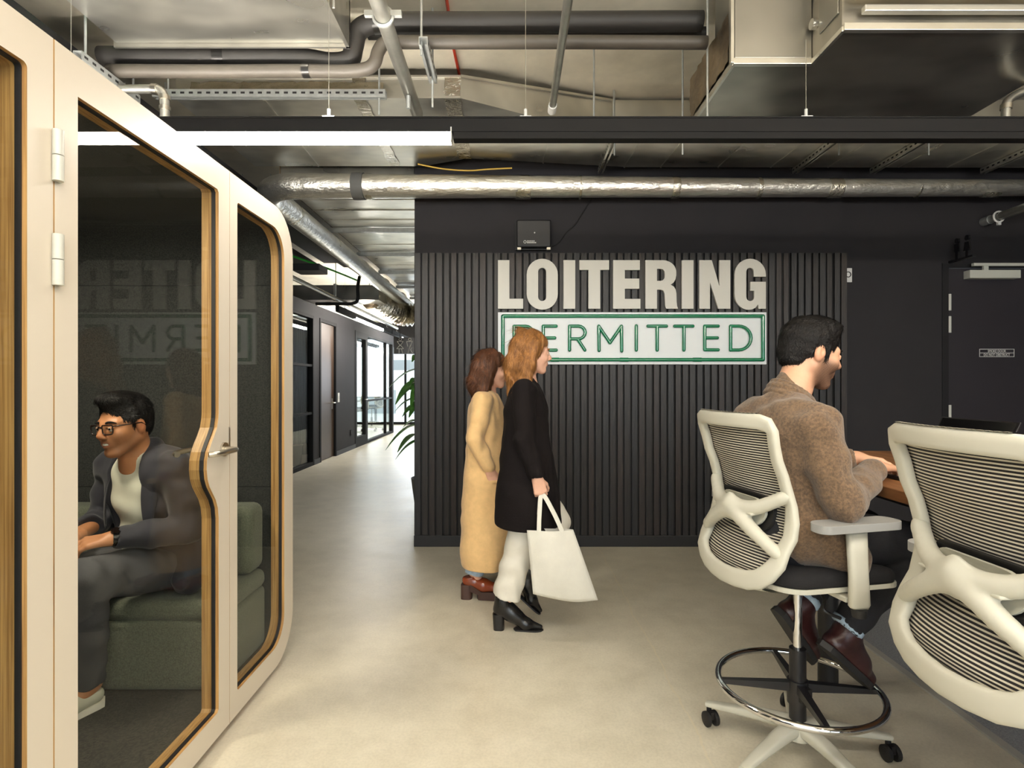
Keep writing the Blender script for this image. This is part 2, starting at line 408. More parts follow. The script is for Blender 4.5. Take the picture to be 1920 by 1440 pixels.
d2 = struct('door_2', MB().box(CX-0.055, CX-0.045, 12.2, 12.93, 0.22, 2.38), 'glass_clear')
fr = MB()
for (a, b, c, d) in ((12.08, 12.2, 0, 2.52), (12.93, 13.05, 0, 2.52), (12.2, 12.93, 0, 0.22), (12.2, 12.93, 2.38, 2.52)): fr.box(CX-0.08, CX+0.008, a, b, c, d)
put('door_frame', fr, 'frame_black', d2)
put('door_handle', MB().cyl((CX, 12.90, 1.02), (CX+0.05, 12.90, 1.02), 0.011).cyl((CX+0.05, 12.91, 1.02), (CX+0.05, 12.79, 1.02), 0.010), 'satin_nickel', d2)
sw = thing('light_switch', 'small white light switch on the charcoal corridor wall beside the brown door', 'light switch', (CX, 10.9, 1.1))
put('switch_plate', MB().box(CX, CX+0.008, 10.86, 10.96, 1.02, 1.2), 'white_print', sw); put('rocker', MB().box(CX+0.008, CX+0.012, 10.89, 10.93, 1.08, 1.14), 'grey_white', sw)
so = thing('power_socket', 'black power socket low on the charcoal corridor wall', 'socket', (CX, 11.75, 0.35))
put('socket_plate', MB().box(CX, CX+0.012, 11.70, 11.80, 0.30, 0.42), 'frame_black', so); put('socket_face', MB().box(CX+0.012, CX+0.016, 11.72, 11.78, 0.33, 0.39), 'black_rubber', so)
# rooms behind the corridor glazing
struct('wall_office', MB().box(-7.0, -6.9, 11.09, 19.2, 0, 3.45).box(-6.9, -3.46, 11.09, 11.16, 0, 2.7), 'plaster_white')
struct('wall_store', MB().box(-5.1, -5.0, 7.5, 11.08, 0, 3.45).box(-5.0, -3.46, 7.4, 7.5, 0, 3.45).box(-5.0, -3.46, 11.0, 11.08, 0, 2.7), 'wall_charcoal')
struct('wall_passage', MB().box(-0.55, -0.45, 7.6, 19.2, 0, 3.45), 'wall_charcoal')
# glazed end of the building
w4 = struct('window_4', MB().box(-6.9, -0.55, 19.20, 19.21, 0.06, 2.62), 'glass_clear')
for k, x in enumerate((-6.85, -5.6, -4.63, -3.62, -3.28, -2.6, -1.4, -0.6)):
    put('mullion', MB().box(x-0.03, x+0.03, 19.16, 19.25, 0.06, 2.62), 'frame_black', w4)
put('window_sill', MB().box(-6.9, -0.55, 19.14, 19.25, 0, 0.08), 'frame_black', w4)
put('transom', MB().box(-3.28, -0.55, 19.17, 19.24, 0.9, 0.96), 'frame_black', w4)
struct('wall_end', MB().box(-6.9, -0.45, 19.14, 19.26, 2.62, 3.45), 'wall_charcoal')
nb = thing('office_building', 'white building with a flat roof seen through the far corridor window', 'building', (-6, 34, -4))
put('wall', MB().box(-22, 6, 34, 44, -4, 2.2), 'facade_white', nb)
for k in range(9): put('window_band', MB().box(-21+k*3, -19+k*3, 33.93, 33.995, -0.4, 1.0), 'facade_grey', nb)
put('roof_plant', MB().box(-9.5, -6.5, 36, 38, 2.2, 2.9).box(-9.0, -8.0, 36, 38, 2.9, 3.2), 'facade_grey', nb)

# ---- smoke door
d3 = struct('door_3', MB().box(3.74, 4.66, 4.850, 4.895, 0.01, 2.36), 'door_charcoal', bevel=0.002)
put('door_frame', MB().box(3.68, 3.735, 4.835, 4.92, 0, 2.405).box(4.665, 4.72, 4.835, 4.92, 0, 2.405).box(3.735, 4.665, 4.835, 4.92, 2.365, 2.405), 'black_paint', d3)
for z in (2.07, 1.88, 1.12):
    h = put('hinge', MB().cyl((3.745, 4.838, z-0.07), (3.745, 4.838, z+0.07), 0.011, n=10).box(3.747, 3.765, 4.844, 4.849, z-0.07, z+0.07), 'grey_white', d3)
cl = put('door_closer', MB().box(3.87, 4.30, 4.775, 4.848, 2.265, 2.335), 'grey_white', d3, bevel=0.004)
put('closer_arm', MB().box(3.90, 4.50, 4.772, 4.800, 2.368, 2.392).box(3.99, 4.03, 4.78, 4.80, 2.335, 2.368), 'grey_white', cl)
put('door_lock', MB().cyl((4.615, 4.85, 2.26), (4.615, 4.838, 2.26), 0.022), 'satin_nickel', d3)
def text_mesh(txt, size, xscale, depth=0.0006, name='lettering'):
    cu = bpy.data.curves.new('t', 'FONT'); cu.body = txt; cu.size = size; cu.align_x = 'CENTER'; cu.extrude = depth; cu.resolution_u = 3
    ob = bpy.data.objects.new('t', cu); COL.objects.link(ob)
    me = bpy.data.meshes.new_from_object(ob.evaluated_get(bpy.context.evaluated_depsgraph_get())); bpy.data.objects.remove(ob)
    for v in me.vertices: v.co = Vector((v.co.x*xscale, 0-v.co.z, v.co.y))
    me.name = name; return me
sg = thing('door_notice', 'small black and white smoke door notice on the dark door', 'sign', (4.16, 4.849, 1.62))
xs0, xs1, zs0, zs1 = 4.008, 4.308, 1.602, 1.671
put('notice_border', MB().box(xs0, xs1, 4.8475, 4.8495, zs0, zs0+0.004).box(xs0, xs1, 4.8475, 4.8495, zs1-0.004, zs1).box(xs0, xs1, 4.8475, 4.8495, 1.6345, 1.6385)
    .box(xs0, xs0+0.004, 4.8475, 4.8495, zs0, zs1).box(xs1-0.004, xs1, 4.8475, 4.8495, zs0, zs1), 'white_print', sg)
for (t, z) in (('SMOKE DOOR', 1.6425), ('DO NOT OBSTRUCT', 1.6105)):
    me = text_mesh(t, 0.030, 0.80); me.materials.append(MATS['white_print'])
    o = put('lettering', me, None, sg); o.location = (4.158, 4.8485, z)
# projecting washroom sign above the door
ts = thing('washroom_sign', 'black washroom sign with two cut-out figures on a shelf above the smoke door', 'sign', (3.74, 4.84, 2.42))
tb = put('shelf_bar', MB().box(3.735, 3.765, 4.585, 4.839, 2.405, 2.42), 'black_metal', ts)
def figure(y, skirt):
    m = MB(); X0, X1 = 3.742, 3.758
    poly = [(-0.012,0),(-0.012,0.05),(-0.035,0.05),(-0.02,0.12)] if skirt else [(-0.014,0),(-0.014,0.06),(-0.024,0.06),(-0.026,0.13)]
    out = poly+[(-p[0], p[1]) for p in reversed(poly)]
    n = len(out); vs = [(X0, y+p[0], 2.42+p[1]) for p in out]+[(X1, y+p[0], 2.42+p[1]) for p in out]
    m.add(vs, [tuple(range(n)), tuple(range(2*n-1, n-1, -1))]+[(i, (i+1) % n, n+(i+1) % n, n+i) for i in range(n)])
    m.cyl((X0, y, 2.42+0.155), (X1, y, 2.42+0.155), 0.022)
    return m
put('man_figure', figure(4.76, False), 'black_metal', ts, dowe=True); put('woman_figure', figure(4.655, True), 'black_metal', ts, dowe=True)
# exit button beside the slats
eb = thing('exit_button', 'small white exit button on the wall just past the last slat', 'button', (2.87, 4.84, 2.30))
put('button_plate', MB().box(2.835, 2.905, 4.828, 4.8395, 2.24, 2.36), 'white_print', eb, bevel=0.003)
put('push_ring', MB().tube([(2.870+0.022*math.cos(t*math.pi/10), 4.826, 2.305+0.022*math.sin(t*math.pi/10)) for t in range(20)], 0.004, 6, closed=True), 'black_metal', eb)
# pipe stub by the door
ps = thing('sprinkler_pipe', 'galvanised pipe with a clamp ending at the dark wall above the smoke door', 'pipe', (4.03, 4.8, 2.76))
put('pipe', MB().cyl((4.03, 4.66, 2.755), (4.03, 3.0, 2.775), 0.033), 'pipe_steel', ps, smooth=True)
put('end_fitting', MB().cyl((4.03, 4.835, 2.755), (4.03, 4.76, 2.755), 0.036).cyl((4.03, 4.76, 2.755), (4.03, 4.70, 2.755), 0.03), 'zinc', ps, smooth=True)
put('clamp', MB().tube([(4.03+0.043*math.cos(t*math.pi/8), 4.68, 2.755+0.043*math.sin(t*math.pi/8)) for t in range(16)], (0.008), 6, closed=True).box(4.018, 4.042, 4.67, 4.69, 2.685, 2.715), 'white_print', ps, smooth=True)
# loudspeaker corner at the frame edge
ws = thing('wall_speaker', 'black wall speaker at the edge above the smoke door', 'speaker', (4.55, 4.8, 2.5))
put('cabinet', MB().box(4.445, 4.65, 4.70, 4.839, 2.40, 2.66), 'black_rubber', ws, bevel=0.01); put('grille', MB().box(4.46, 4.635, 4.69, 4.70, 2.415, 2.645), 'black_metal', ws)

# ================================================================== slat wall sign
LS = WY-0.006
def CR(cx, cy): # crop pixel of the sign close-up -> wall X, z
    px = 930+cx/3.692; py = 380+cy/3.692
    return ((px-960)/FPX*LS, CAMH-(py-720)/FPX*LS)
def loop(pts): return [CR(*p) for p in pts]
LET = {}
LET['L'] = ([(14,401),(93,401),(93,667),(188,667),(188,736),(14,736)], [])
LET['O'] = (arc((319.5,500),(107.5,109),180,360,14)+arc((319.5,634),(107.5,109),0,180,14), [arc((319,481),(28,28),180,360,8)+arc((319,655),(28,28),0,180,8)])
LET['I1'] = ([(466,401),(547,401),(547,736),(466,736)], [])
LET['T'] = ([(576,401),(781,401),(781,468),(719,468),(719,736),(638,736),(638,468),(576,468)], [])
LET['E'] = ([(808,401),(993,401),(993,469),(889,469),(889,528),(989,528),(989,598),(889,598),(889,668),(997,668),(997,736),(808,736)], [])
LET['R'] = ([(1031,401),(1140,401)]+arc((1150,483),(94,82),-90,0,10)+[(1244,505),(1238,535),(1225,556),(1205,570),(1228,584),(1240,604),(1245,630),(1247,690),(1250,718),(1257,736),(1174,736),(1167,715),(1165,660),(1163,632),(1155,612),(1138,604),(1111,604),(1111,736),(1031,736)],
            [[(1111,460),(1135,460),(1152,465),(1162,478),(1165,500),(1163,524),(1153,539),(1135,544),(1111,544)]])
LET['I2'] = ([(1282,401),(1363,401),(1363,736),(1282,736)], [])
LET['N'] = ([(1403,401),(1489,401),(1541,580),(1541,401),(1617,401),(1617,736),(1534,736),(1477,555),(1477,736),(1403,736)], [])
LET['G'] = (arc((1754,500),(108,109),-180,0,14)+[(1862,515),(1779,515)]+arc((1753,480),(26,27),0,-180,8)+arc((1754,655),(27,28),180,0,8)+[(1781,612),(1755,612),(1755,550),(1862,550),(1862,736),(1812,736),(1809,706),(1790,730),(1765,742),(1740,743)]+arc((1742,635),(96,108),92,180,8), [])
sign = thing('wall_lettering', 'large raised off-white lettering on the dark slat wall above the green framed board', 'sign', (0.8, WY-0.01, 2.15))
for k, (o_, h_) in LET.items():
    mb = plate(loop(o_), [loop(h) for h in h_], 0.022)
    mb.mapped(lambda v: Vector((v.x, LS-v.z-0.001+0.006, v.y)))
    put('letter', mb, 'letter_white', sign, dowe=True)
board = thing('neon_style_board', 'white board with green tube lettering and green frame on the slat wall', 'sign', (0.8, WY-0.01, 1.7))
a = CR(14, 760); b = CR(1867, 1120)
put('backing_board', MB().box(a[0], b[0], WY-0.022, WY-0.0005, b[1], a[1]), 'board_white', board, bevel=0.002)
TY = WY-0.034
def tubes(name, lines, r=0.0145):
    m = MB()
    for ln in lines:
        P = [CR(*p) for p in ln]
        for i in range(len(P)-1):
            m.tube([(P[i][0], TY, P[i][1]), (P[i+1][0], TY, P[i+1][1])], r, 10)
        for p in P: m.ball((p[0], TY, p[1]), r*0.999, 10, 6)
    return put(name, m, 'tube_green', board, smooth=True)
tubes('tube_frame', [[(48,788),(1838,788),(1838,1088),(48,1088),(48,788)]], 0.0155)
for ln in ([[(125,1028),(125,858),(205,858)]+arc((205,904),(48,46),-90,90,8)+[(125,950)]],
           [[(415,857),(326,857),(326,1022),(415,1022)],[(326,938),(405,938)]],
           [[(507,1022),(507,857),(568,857)]+arc((568,901),(46,44),-90,90,8)+[(507,945)],[(562,945),(612,1022)]],
           [[(710,1025),(708,857),(785,972),(864,857),(866,1028)]],
           [[(966,855),(966,1022)]],
           [[(1046,857),(1174,857)],[(1110,857),(1110,1022)]],
           [[(1230,857),(1356,857)],[(1294,857),(1294,1022)]],
           [[(1530,857),(1437,857),(1437,1020),(1530,1020)],[(1437,938),(1524,938)]],
           [[(1615,1022),(1615,857),(1668,857)]+arc((1672,939),(83,82),-90,90,12)+[(1615,1021)]]):
    tubes('tube_letter', ln, 0.0142)
for cx in (405, 882, 1385):
    p = CR(cx, 1088); put('tube_clamp', MB().tube([(p[0]-0.035, TY, p[1]), (p[0]+0.035, TY, p[1])], 0.0185, 10), 'tube_green', board, smooth=True)
# black device above the slats
pj = thing('wall_device', 'black wireless box with a small white logo mounted above the slats', 'device', (0.17, WY, 2.5))
c0 = PX(969, 413, WY-0.03); c1 = PX(1033, 464, WY-0.03)
put('case', MB().box(c0.x, c1.x, WY-0.05, WY+0.012, c1.z, c0.z), 'black_metal', pj, bevel=0.012, seg=3)
put('bracket', MB().box(c0.x-0.012, c0.x+0.02, WY+0.012, WY+0.0298, c1.z-0.012, c0.z).box(c0.x, c1.x, WY-0.01, WY+0.0298, c1.z-0.016, c1.z-0.004), 'black_rubber', pj)
put('status_light', MB().cyl((c0.x+0.148, WY-0.0505, c1.z+0.118), (c0.x+0.148, WY-0.053, c1.z+0.118), 0.006, n=10), 'white_print', pj)
lg = MB()
for i in range(6): lg.box(c0.x+0.085+i*0.011, c0.x+0.093+i*0.011, WY-0.0515, WY-0.05, c1.z+0.045, c1.z+0.053); lg.box(c0.x+0.085+i*0.013, c0.x+0.096+i*0.013, WY-0.0515, WY-0.05, c1.z+0.031, c1.z+0.040)
lg.tube([(c0.x+0.068+0.011*math.cos(t*0.785), WY-0.051, c1.z+0.042+0.011*math.sin(t*0.785)) for t in range(8)], 0.003, 5, closed=True)
put('logo', lg, 'white_print', pj)
for x in (c0.x+0.02, c1.x-0.02): put('foot', MB().box(x-0.015, x+0.015, WY-0.04, WY, c1.z-0.02, c1.z-0.0005), 'satin_nickel', pj)
cb = spline([PX(1034, 463, WY+0.024), PX(1048, 455, WY+0.024), PX(1062, 436, WY+0.024), PX(1078, 422, WY+0.024), PX(1092, 400, WY+0.024), PX(1110, 372, WY+0.024)], 5)
put('cable', MB().tube(cb, 0.005, 6), 'black_rubber', pj, smooth=True)
# ================================================================== ceiling services
def Z(py, z): return (z-CAMH)*FPX/(720-py)          # depth of a point of height z seen at row py
def prismz(poly, z0, z1):
    n = len(poly); zz = z1 if isinstance(z1, (list, tuple)) else [z1]*n
    return MB().add([(x, y, z0) for x, y in poly]+[(poly[i][0], poly[i][1], zz[i]) for i in range(n)],
                    [tuple(range(n-1, -1, -1)), tuple(range(n, 2*n))]+[(i, (i+1) % n, n+(i+1) % n, n+i) for i in range(n)])
def rod(m, x, y, z0, z1=3.45, r=0.006): m.cyl((x, y, z0), (x, y, z1), r, n=8)
def strut(m, p0, p1, w=0.041, h=0.041):
    """slotted channel: three thin walls and a row of dark slots comes from the open side"""
    p0 = Vector(p0); p1 = Vector(p1); d = (p1-p0).normalized(); s = d.cross(Vector((0,0,1))).normalized()
    m.bar(p0+Vector((0,0,h/2)), p1+Vector((0,0,h/2)), w, 0.003)
    for k in (-1, 1):
        m.bar(p0+s*k*w/2, p1+s*k*w/2, 0.003, h); m.bar(p0+s*k*(w/2-0.006)-Vector((0,0,h/2)), p1+s*k*(w/2-0.006)-Vector((0,0,h/2)), 0.012, 0.003)

# overhead supply duct near the pod
dl = thing('rectangular_duct', 'wide galvanised duct passing overhead above the meeting pod', 'duct', (-1.44, 1.0, 3.12))
put('casing', MB().box(-2.03, -0.85, -2.5, 2.9, 3.12, 3.40), 'galvanised', dl)
put('edge_flange', MB().box(-0.853, -0.835, -2.5, 2.92, 3.10, 3.42).box(-2.045, -0.835, 2.902, 2.915, 3.10, 3.42), 'galvanised', dl)
for y in (0.6, 1.9): put('standing_seam', MB().box(-2.03, -0.85, y-0.012, y+0.012, 3.108, 3.1195), 'galvanised', dl)
put('suspension_rod', MB().cyl((-0.82, 2.6, 3.1), (-0.82, 2.6, 3.45), 0.006, n=8), 'zinc', dl)

# main duct across the room
md = thing('rectangular_duct', 'long galvanised main duct running across the room in front of the slat wall', 'duct', (0.5, 4.2, 3.15))
poly = [(-2.1,3.53),(-0.32,3.53),(0.72,4.08),(5.6,4.08),(5.6,4.66),(0.95,4.64),(-0.35,4.46),(-0.72,4.62),(-2.1,4.62)]
put('casing', prismz(poly, 3.15, [3.29,3.29,3.42,3.42,3.42,3.42,3.29,3.29,3.29]), 'galvanised', md, dowe=True)
fl = MB()
fl.bar((-2.1,3.522,3.154),(-0.32,3.522,3.154),0.014,0.014).bar((-0.32,3.522,3.154),(0.72,4.072,3.154),0.014,0.014).bar((0.72,4.072,3.154),(5.6,4.072,3.154),0.014,0.014)
fl.bar((-0.32,3.52,3.286),(0.72,4.07,3.412),0.016,0.016).bar((-2.1,3.522,3.286),(-0.32,3.522,3.286),0.012,0.012)
put('edge_flange', fl, 'galvanised', md)
for x, ya, yb in ((-1.55,3.53,4.62),(0.28,3.86,4.55),(0.95,4.08,4.64),(1.25,4.08,4.64),(1.72,4.08,4.64),(2.15,4.08,4.64),(2.62,4.08,4.64),(3.2,4.08,4.64),(3.6,4.08,4.64),(4.3,4.08,4.64)):
    put('standing_seam', MB().bar((x, ya+0.005, 3.146), (x-0.03, yb-0.005, 3.146), 0.012, 0.007), 'galvanised', md)
def tapeband(x, w, ya, yb, zt):
    m = MB()
    def fn(u, v):
        per = [(ya-0.004, zt), (ya-0.004, 3.146), (yb, 3.146)]
        if v < 0.3: t = v/0.3; p = (per[0][0], per[0][1]+(per[1][1]-per[0][1])*t)
        else: t = (v-0.3)/0.7; p = (per[1][0]+(per[2][0]-per[1][0])*t, per[1][1])
        j = random.uniform(-0.003, 0.003)
        return (x+(u-0.5)*w+random.uniform(-0.006,0.006), p[0]-abs(j) if v < 0.3 else p[0], p[1]-(abs(j) if v >= 0.3 else 0))
    return m.grid(fn, 5, 24)
put('foil_tape', tapeband(-0.37, 0.10, 3.526, 4.46, 3.29), 'foil_crumpled', md, smooth=True)
put('foil_tape', tapeband(-0.95, 0.08, 3.526, 4.60, 3.29), 'foil_crumpled', md, smooth=True)
ft = MB().grid(lambda u, v: (-2.0+u*1.2, 3.50+0.02*v+random.uniform(-0.004,0.004), 3.15+0.10*v+random.uniform(-0.006,0.006)), 40, 5)
put('foil_tape', ft, 'foil_crumpled', md, smooth=True)

# large plenum duct at the upper right
pd = thing('plenum_duct', 'large dark galvanised plenum duct hanging in the upper right', 'duct', (1.8, 2.9, 2.9))
put('casing', prismz([(1.06,2.71),(1.43,2.71),(1.43,2.45),(2.62,2.45),(2.62,3.35),(1.06,3.35)], 2.90, 3.17), 'galvanised_dark', pd, dowe=True)
put('riser_casing', MB().box(1.06, 1.43, 2.705, 2.95, 3.171, 3.44).box(1.432, 2.62, 2.445, 2.95, 3.171, 3.44), 'galvanised_mid', pd)
put('front_panel', MB().box(1.062, 1.428, 2.694, 2.704, 2.925, 3.44), 'galvanised_mid', pd, bevel=0.002)
put('edge_flange', MB().box(1.055, 1.435, 2.688, 2.715, 2.893, 2.922).box(1.424, 1.44, 2.44, 2.70, 2.893, 2.915).box(1.43, 2.63, 2.43, 2.455, 2.893, 2.925).box(1.053, 1.068, 2.70, 3.36, 2.893, 2.925)
    .box(1.042, 1.0585, 2.69, 2.715, 2.9, 3.44), 'galvanised', pd, bevel=0.002)
put('insulation_facing', MB().grid(lambda u, v: (1.054-random.uniform(0, 0.012), 2.73+u*0.60, 2.93+v*0.23), 16, 8), 'foil_brown', pd, smooth=True)
put('access_panel', MB().box(1.4225, 1.4295, 2.47, 2.62, 2.99, 3.30), 'galvanised_mid', pd, bevel=0.002)
put('panel_knob', MB().cyl((1.4295, 2.655, 3.06), (1.405, 2.655, 3.06), 0.024, n=14), 'foil', pd, smooth=True)
put('collar_frame', MB().box(1.50, 2.60, 2.40, 2.43, 2.955, 2.985).box(1.46, 2.60, 2.36, 2.40, 3.00, 3.09), 'aluminium', pd, bevel=0.004)
for y_ in (2.95, 3.38): put('suspension_rod', MB().cyl((1.02, y_, 2.74), (1.02, y_, 3.45), 0.006, n=8), 'zinc', pd)

# corridor duct with cross channels
cd = thing('rectangular_duct', 'galvanised duct running down the corridor ceiling past the slat wall', 'duct', (-1.2, 9, 3.1))
put('casing', MB().box(-1.98, -0.84, 4.84, 14.5, 3.10, 3.32), 'galvanised', cd)
put('insulation_side', MB().box(-1.992, -1.9815, 4.84, 14.5, 3.10, 3.32), 'foil_brown', cd)
for y in (5.3, 5.62, 5.95, 7.0, 8.2, 9.5, 11): put('standing_seam', MB().box(-1.98, -0.84, y-0.008, y+0.008, 3.092, 3.0995), 'galvanised', cd)
for y in (6.25, 7.4, 8.6, 9.9, 11.2, 12.6):
    h = thing('strut_hanger', ('nearest','second','third','fourth','fifth','farthest')[(6.25,7.4,8.6,9.9,11.2,12.6).index(y)]+' galvanised channel from the slat wall hung under the corridor duct', 'hanger', (-1.2, y, 3.05), group='channels carrying the corridor duct')
    m = MB(); strut(m, (-2.03, y, 3.069), (-0.78, y, 3.069)); put('channel', m, 'zinc', h)
    
    for rx in (-2.006, -0.815): m = MB(); rod(m, rx, y, 3.058 if rx < -1 else 2.99); put('threaded_rod', m, 'zinc', h)

# foil wrapped round duct: along the wall head, elbow, then down the corridor
fd = thing('foil_duct', 'silver foil wrapped round duct along the slat wall turning into the corridor', 'duct', (-2.05, 4.5, 2.95))
pts = [(5.7,4.62,2.975),(4.0,4.615,2.972),(3.0,4.61,2.97),(2.0,4.60,2.968),(1.0,4.58,2.966),(0.2,4.565,2.964),(-0.6,4.55,2.96),(-1.3,4.54,2.958),(-1.75,4.54,2.957)]
path = spline(pts, 8); rr = [0.060+0.042*i/(len(path)-1) for i in range(len(path))]
for i in range(len(rr)): rr[i] *= 1+random.uniform(-0.012, 0.012)
path += [Vector((-1.75-0.29*math.sin(t*math.pi/20), 4.83-0.29*math.cos(t*math.pi/20), 2.957)) for t in range(1, 10)]; rr += [0.102]*9
tail = [Vector((-2.04, 4.86+0.35*i, 2.957-0.002*i)) for i in range(32)]; path += tail; rr += [0.100*(1+random.uniform(-0.01,0.01)) for _ in tail]
put('duct_run', MB().tube(path, rr, 24), 'foil', fd, smooth='all')
def band(p, d, r, w): # ring of tape round the duct
    p = Vector(p); d = Vector(d).normalized(); return MB().tube([p-d*w/2, p-d*w/6, p+d*w/6, p+d*w/2], [r*1.012, r*1.03, r*1.025, r*1.012], 24)
for x, r, w in ((-1.15,0.1,0.05),(0.09,0.092,0.12),(0.55,0.089,0.02),(1.32,0.084,0.06),(2.0,0.08,0.03),(2.62,0.077,0.11),(3.3,0.072,0.02),(3.9,0.07,0.14)):
    put('foil_tape', band((x, 4.55+0.014*(x+1.5), 2.957+0.002*(x+2)), (1,0.01,0), r, w), 'foil_crumpled', fd, smooth=True)
put('clamp_band', band((-1.23, 4.541, 2.957), (1,0,0), 0.104, 0.09), 'pot_grey', fd, smooth=True)
for y in (5.25, 6.4, 7.7, 9.0, 10.4, 12): put('foil_tape', band((-2.04, y, 2.955), (0,1,0), 0.1, 0.06), 'foil_crumpled', fd, smooth=True)

# black insulated pipes
bp = thing('insulated_pipe', 'thickest black foam insulated pipe with an S-bend under the slab', 'pipe', (0, 2.98, 3.2))
Yb = 2.99
def pxs(l, Y=Yb): return [PX(x, y, Y) for x, y in l]
put('lagging', MB().tube(spline(pxs([(1316,40),(1100,41),(900,42),(760,42),(700,44),(672,58),(664,85),(655,112),(620,118),(560,110),(400,108),(190,106)]), 8), 0.050, 18), 'pipe_foam', bp, smooth='all')
put('joint_tape', MB().tube(pxs([(425,107.5),(405,107)]), 0.052, 18), 'tape_black', bp, smooth=True)
put('joint_tape', MB().tube(pxs([(712,43),(700,44)]), 0.0525, 18), 'tape_black', bp, smooth=True)
bp = thing('insulated_pipe', 'thinner grey foam insulated pipe below the thick black one, ending in a small bend', 'pipe', (0, 2.93, 3.1))
put('lagging', MB().tube(spline(pxs([(1325,80),(1100,79),(900,79),(760,79),(724,80),(710,95),(702,118),(684,130),(640,134),(560,133),(400,134),(205,133)], 2.93), 8), 0.033, 16), 'pipe_foam_grey', bp, smooth='all')
put('joint_tape', MB().tube(pxs([(582,133),(568,133)], 2.93), 0.035, 16), 'tape_black', bp, smooth=True)
bp = thing('insulated_pipe', 'middle black foam pipe tucked between the other two under the slab', 'pipe', (0.3, 3.02, 3.2))
put('lagging', MB().tube(pxs([(1322,63),(690,62)], 3.09), 0.034, 16), 'pipe_foam', bp, smooth=True)
put('joint_tape', MB().tube(pxs([(1125,63),(1108,63)], 3.09), 0.036, 16), 'tape_black', bp, smooth=True)
# sprinkler pipes
sp = thing('sprinkler_pipe', 'thick galvanised pipe slanting down past the black pipes', 'pipe', (-0.6, 3, 3.05))
put('pipe', MB().cyl((-0.586, 1.75, 3.04), (-0.586, 3.50, 3.04), 0.036), 'pipe_steel', sp, smooth=True)
put('clamp', MB().tube([(-0.586+0.042*math.cos(t*math.pi/8), 2.57, 3.04+0.042*math.sin(t*math.pi/8)) for t in range(16)], 0.01, 6, closed=True).box(-0.67,-0.62,2.56,2.58,3.04,3.065).box(-0.552,-0.502,2.56,2.58,3.04,3.065), 'zinc', sp, smooth=True)
put('end_fitting', MB().cyl((-0.586, 3.50, 3.04), (-0.586, 3.60, 3.04), 0.030), 'zinc', sp, smooth=True)
put('drain_plug', MB().cyl((-0.586, 3.2, 3.0), (-0.586, 3.2, 2.93), 0.012), 'zinc', sp, smooth=True)
sp = thing('sprinkler_pipe', 'thin galvanised pipe running away overhead near the centre', 'pipe', (0.25, 3, 3.05))
put('pipe', MB().cyl((0.244, 1.75, 3.04), (0.244, 3.38, 3.04), 0.021), 'pipe_steel', sp, smooth=True)
put('end_fitting', MB().cyl((0.244, 3.38, 3.04), (0.244, 3.46, 3.04), 0.026), 'white_print', sp, smooth=True)
sp = thing('sprinkler_pipe', 'short galvanised elbow pipe dropping beside the pod top', 'pipe', (-1.85, 2.9, 2.8))
put('pipe', MB().tube(spline([PX(225,168,2.9), PX(285,167,2.9), PX(301,170,2.9), PX(308,183,2.9), PX(309,225,2.9)], 5), 0.022, 12), 'pipe_steel', sp, smooth=True)
for a_, b_ in (((286,167),(296,168)),((308,180),(309,188)),((309,200),(309,207))): put('socket', MB().cyl(PX(*a_,2.9), PX(*b_,2.9), 0.027), 'satin_nickel', sp, smooth=True)
sp = thing('sprinkler_pipe', 'galvanised elbow pipe hanging at the right edge of the plenum duct', 'pipe', (2.6, 2.9, 2.8))
put('pipe', MB().tube(spline([PX(1990,150,2.9), PX(1920,172,2.9), PX(1893,186,2.9), PX(1887,200,2.9), PX(1886,235,2.9)], 5), 0.021, 12), 'pipe_steel', sp, smooth=True)
put('socket', MB().cyl(PX(1887,196,2.9), PX(1886,205,2.9), 0.026), 'satin_nickel', sp, smooth=True)

# brackets
def bracket(label, p0, p1, rods, mm='zinc'):
    h = thing('strut_hanger', label, 'hanger', Vector(p0))
    m = MB(); strut(m, p0, p1); put('channel', m, mm, h, label=None)
    sl = MB(); p0 = Vector(p0); p1 = Vector(p1); ln = (p1-p0).length; d = (p1-p0).normalized(); s = d.cross(Vector((0,0,1)))
    k = int(ln/0.05)
    for i in range(k):
        c = p0+d*(i+0.5)*ln/k
        for q in (-1, 1): sl.obox(c+s*q*0.0215, d, s, (0,0,1), 0.012, 0.0012, 0.006)
    put('slots', sl, 'black_rubber', h, kind='stuff')
    for (x, y, z0, z1) in rods: m = MB(); rod(m, x, y, z0, z1); put('threaded_rod', m, 'zinc', h)
    return h
bracket('slotted channel carrying the grey pipes beside the pod top', (-2.06,2.68,2.930), (-2.06,3.10,2.930), ((-2.06,2.73,2.93,3.45),(-2.06,3.075,2.88,3.45)))
bracket('slotted channel hanging under the black pipes left of centre', (-0.44,2.80,3.07), (-0.44,3.16,3.07), ((-0.455,2.84,3.02,3.45),(-0.44,3.13,2.90,3.45)))
bracket('bright slotted channel under the main duct above the lit lamp', (-2.1,3.32,3.07), (-0.74,3.32,3.07), ((-0.78,3.32,2.95,3.45),(-2.02,3.32,2.95,3.45)))
for lab, x in (('slotted channel under the main duct near the middle of the slat wall', 0.73), ('slotted channel under the main duct above the letter G of the wall lettering', 2.33), ('slotted channel under the main duct right of the plenum', 2.97), ('slotted channel under the main duct at the right frame edge', 3.88)):
    bracket(lab, (x, 4.0, 3.125), (x, 4.66, 3.125), ((x, 4.03, 3.0, 3.45),), 'galvanised')
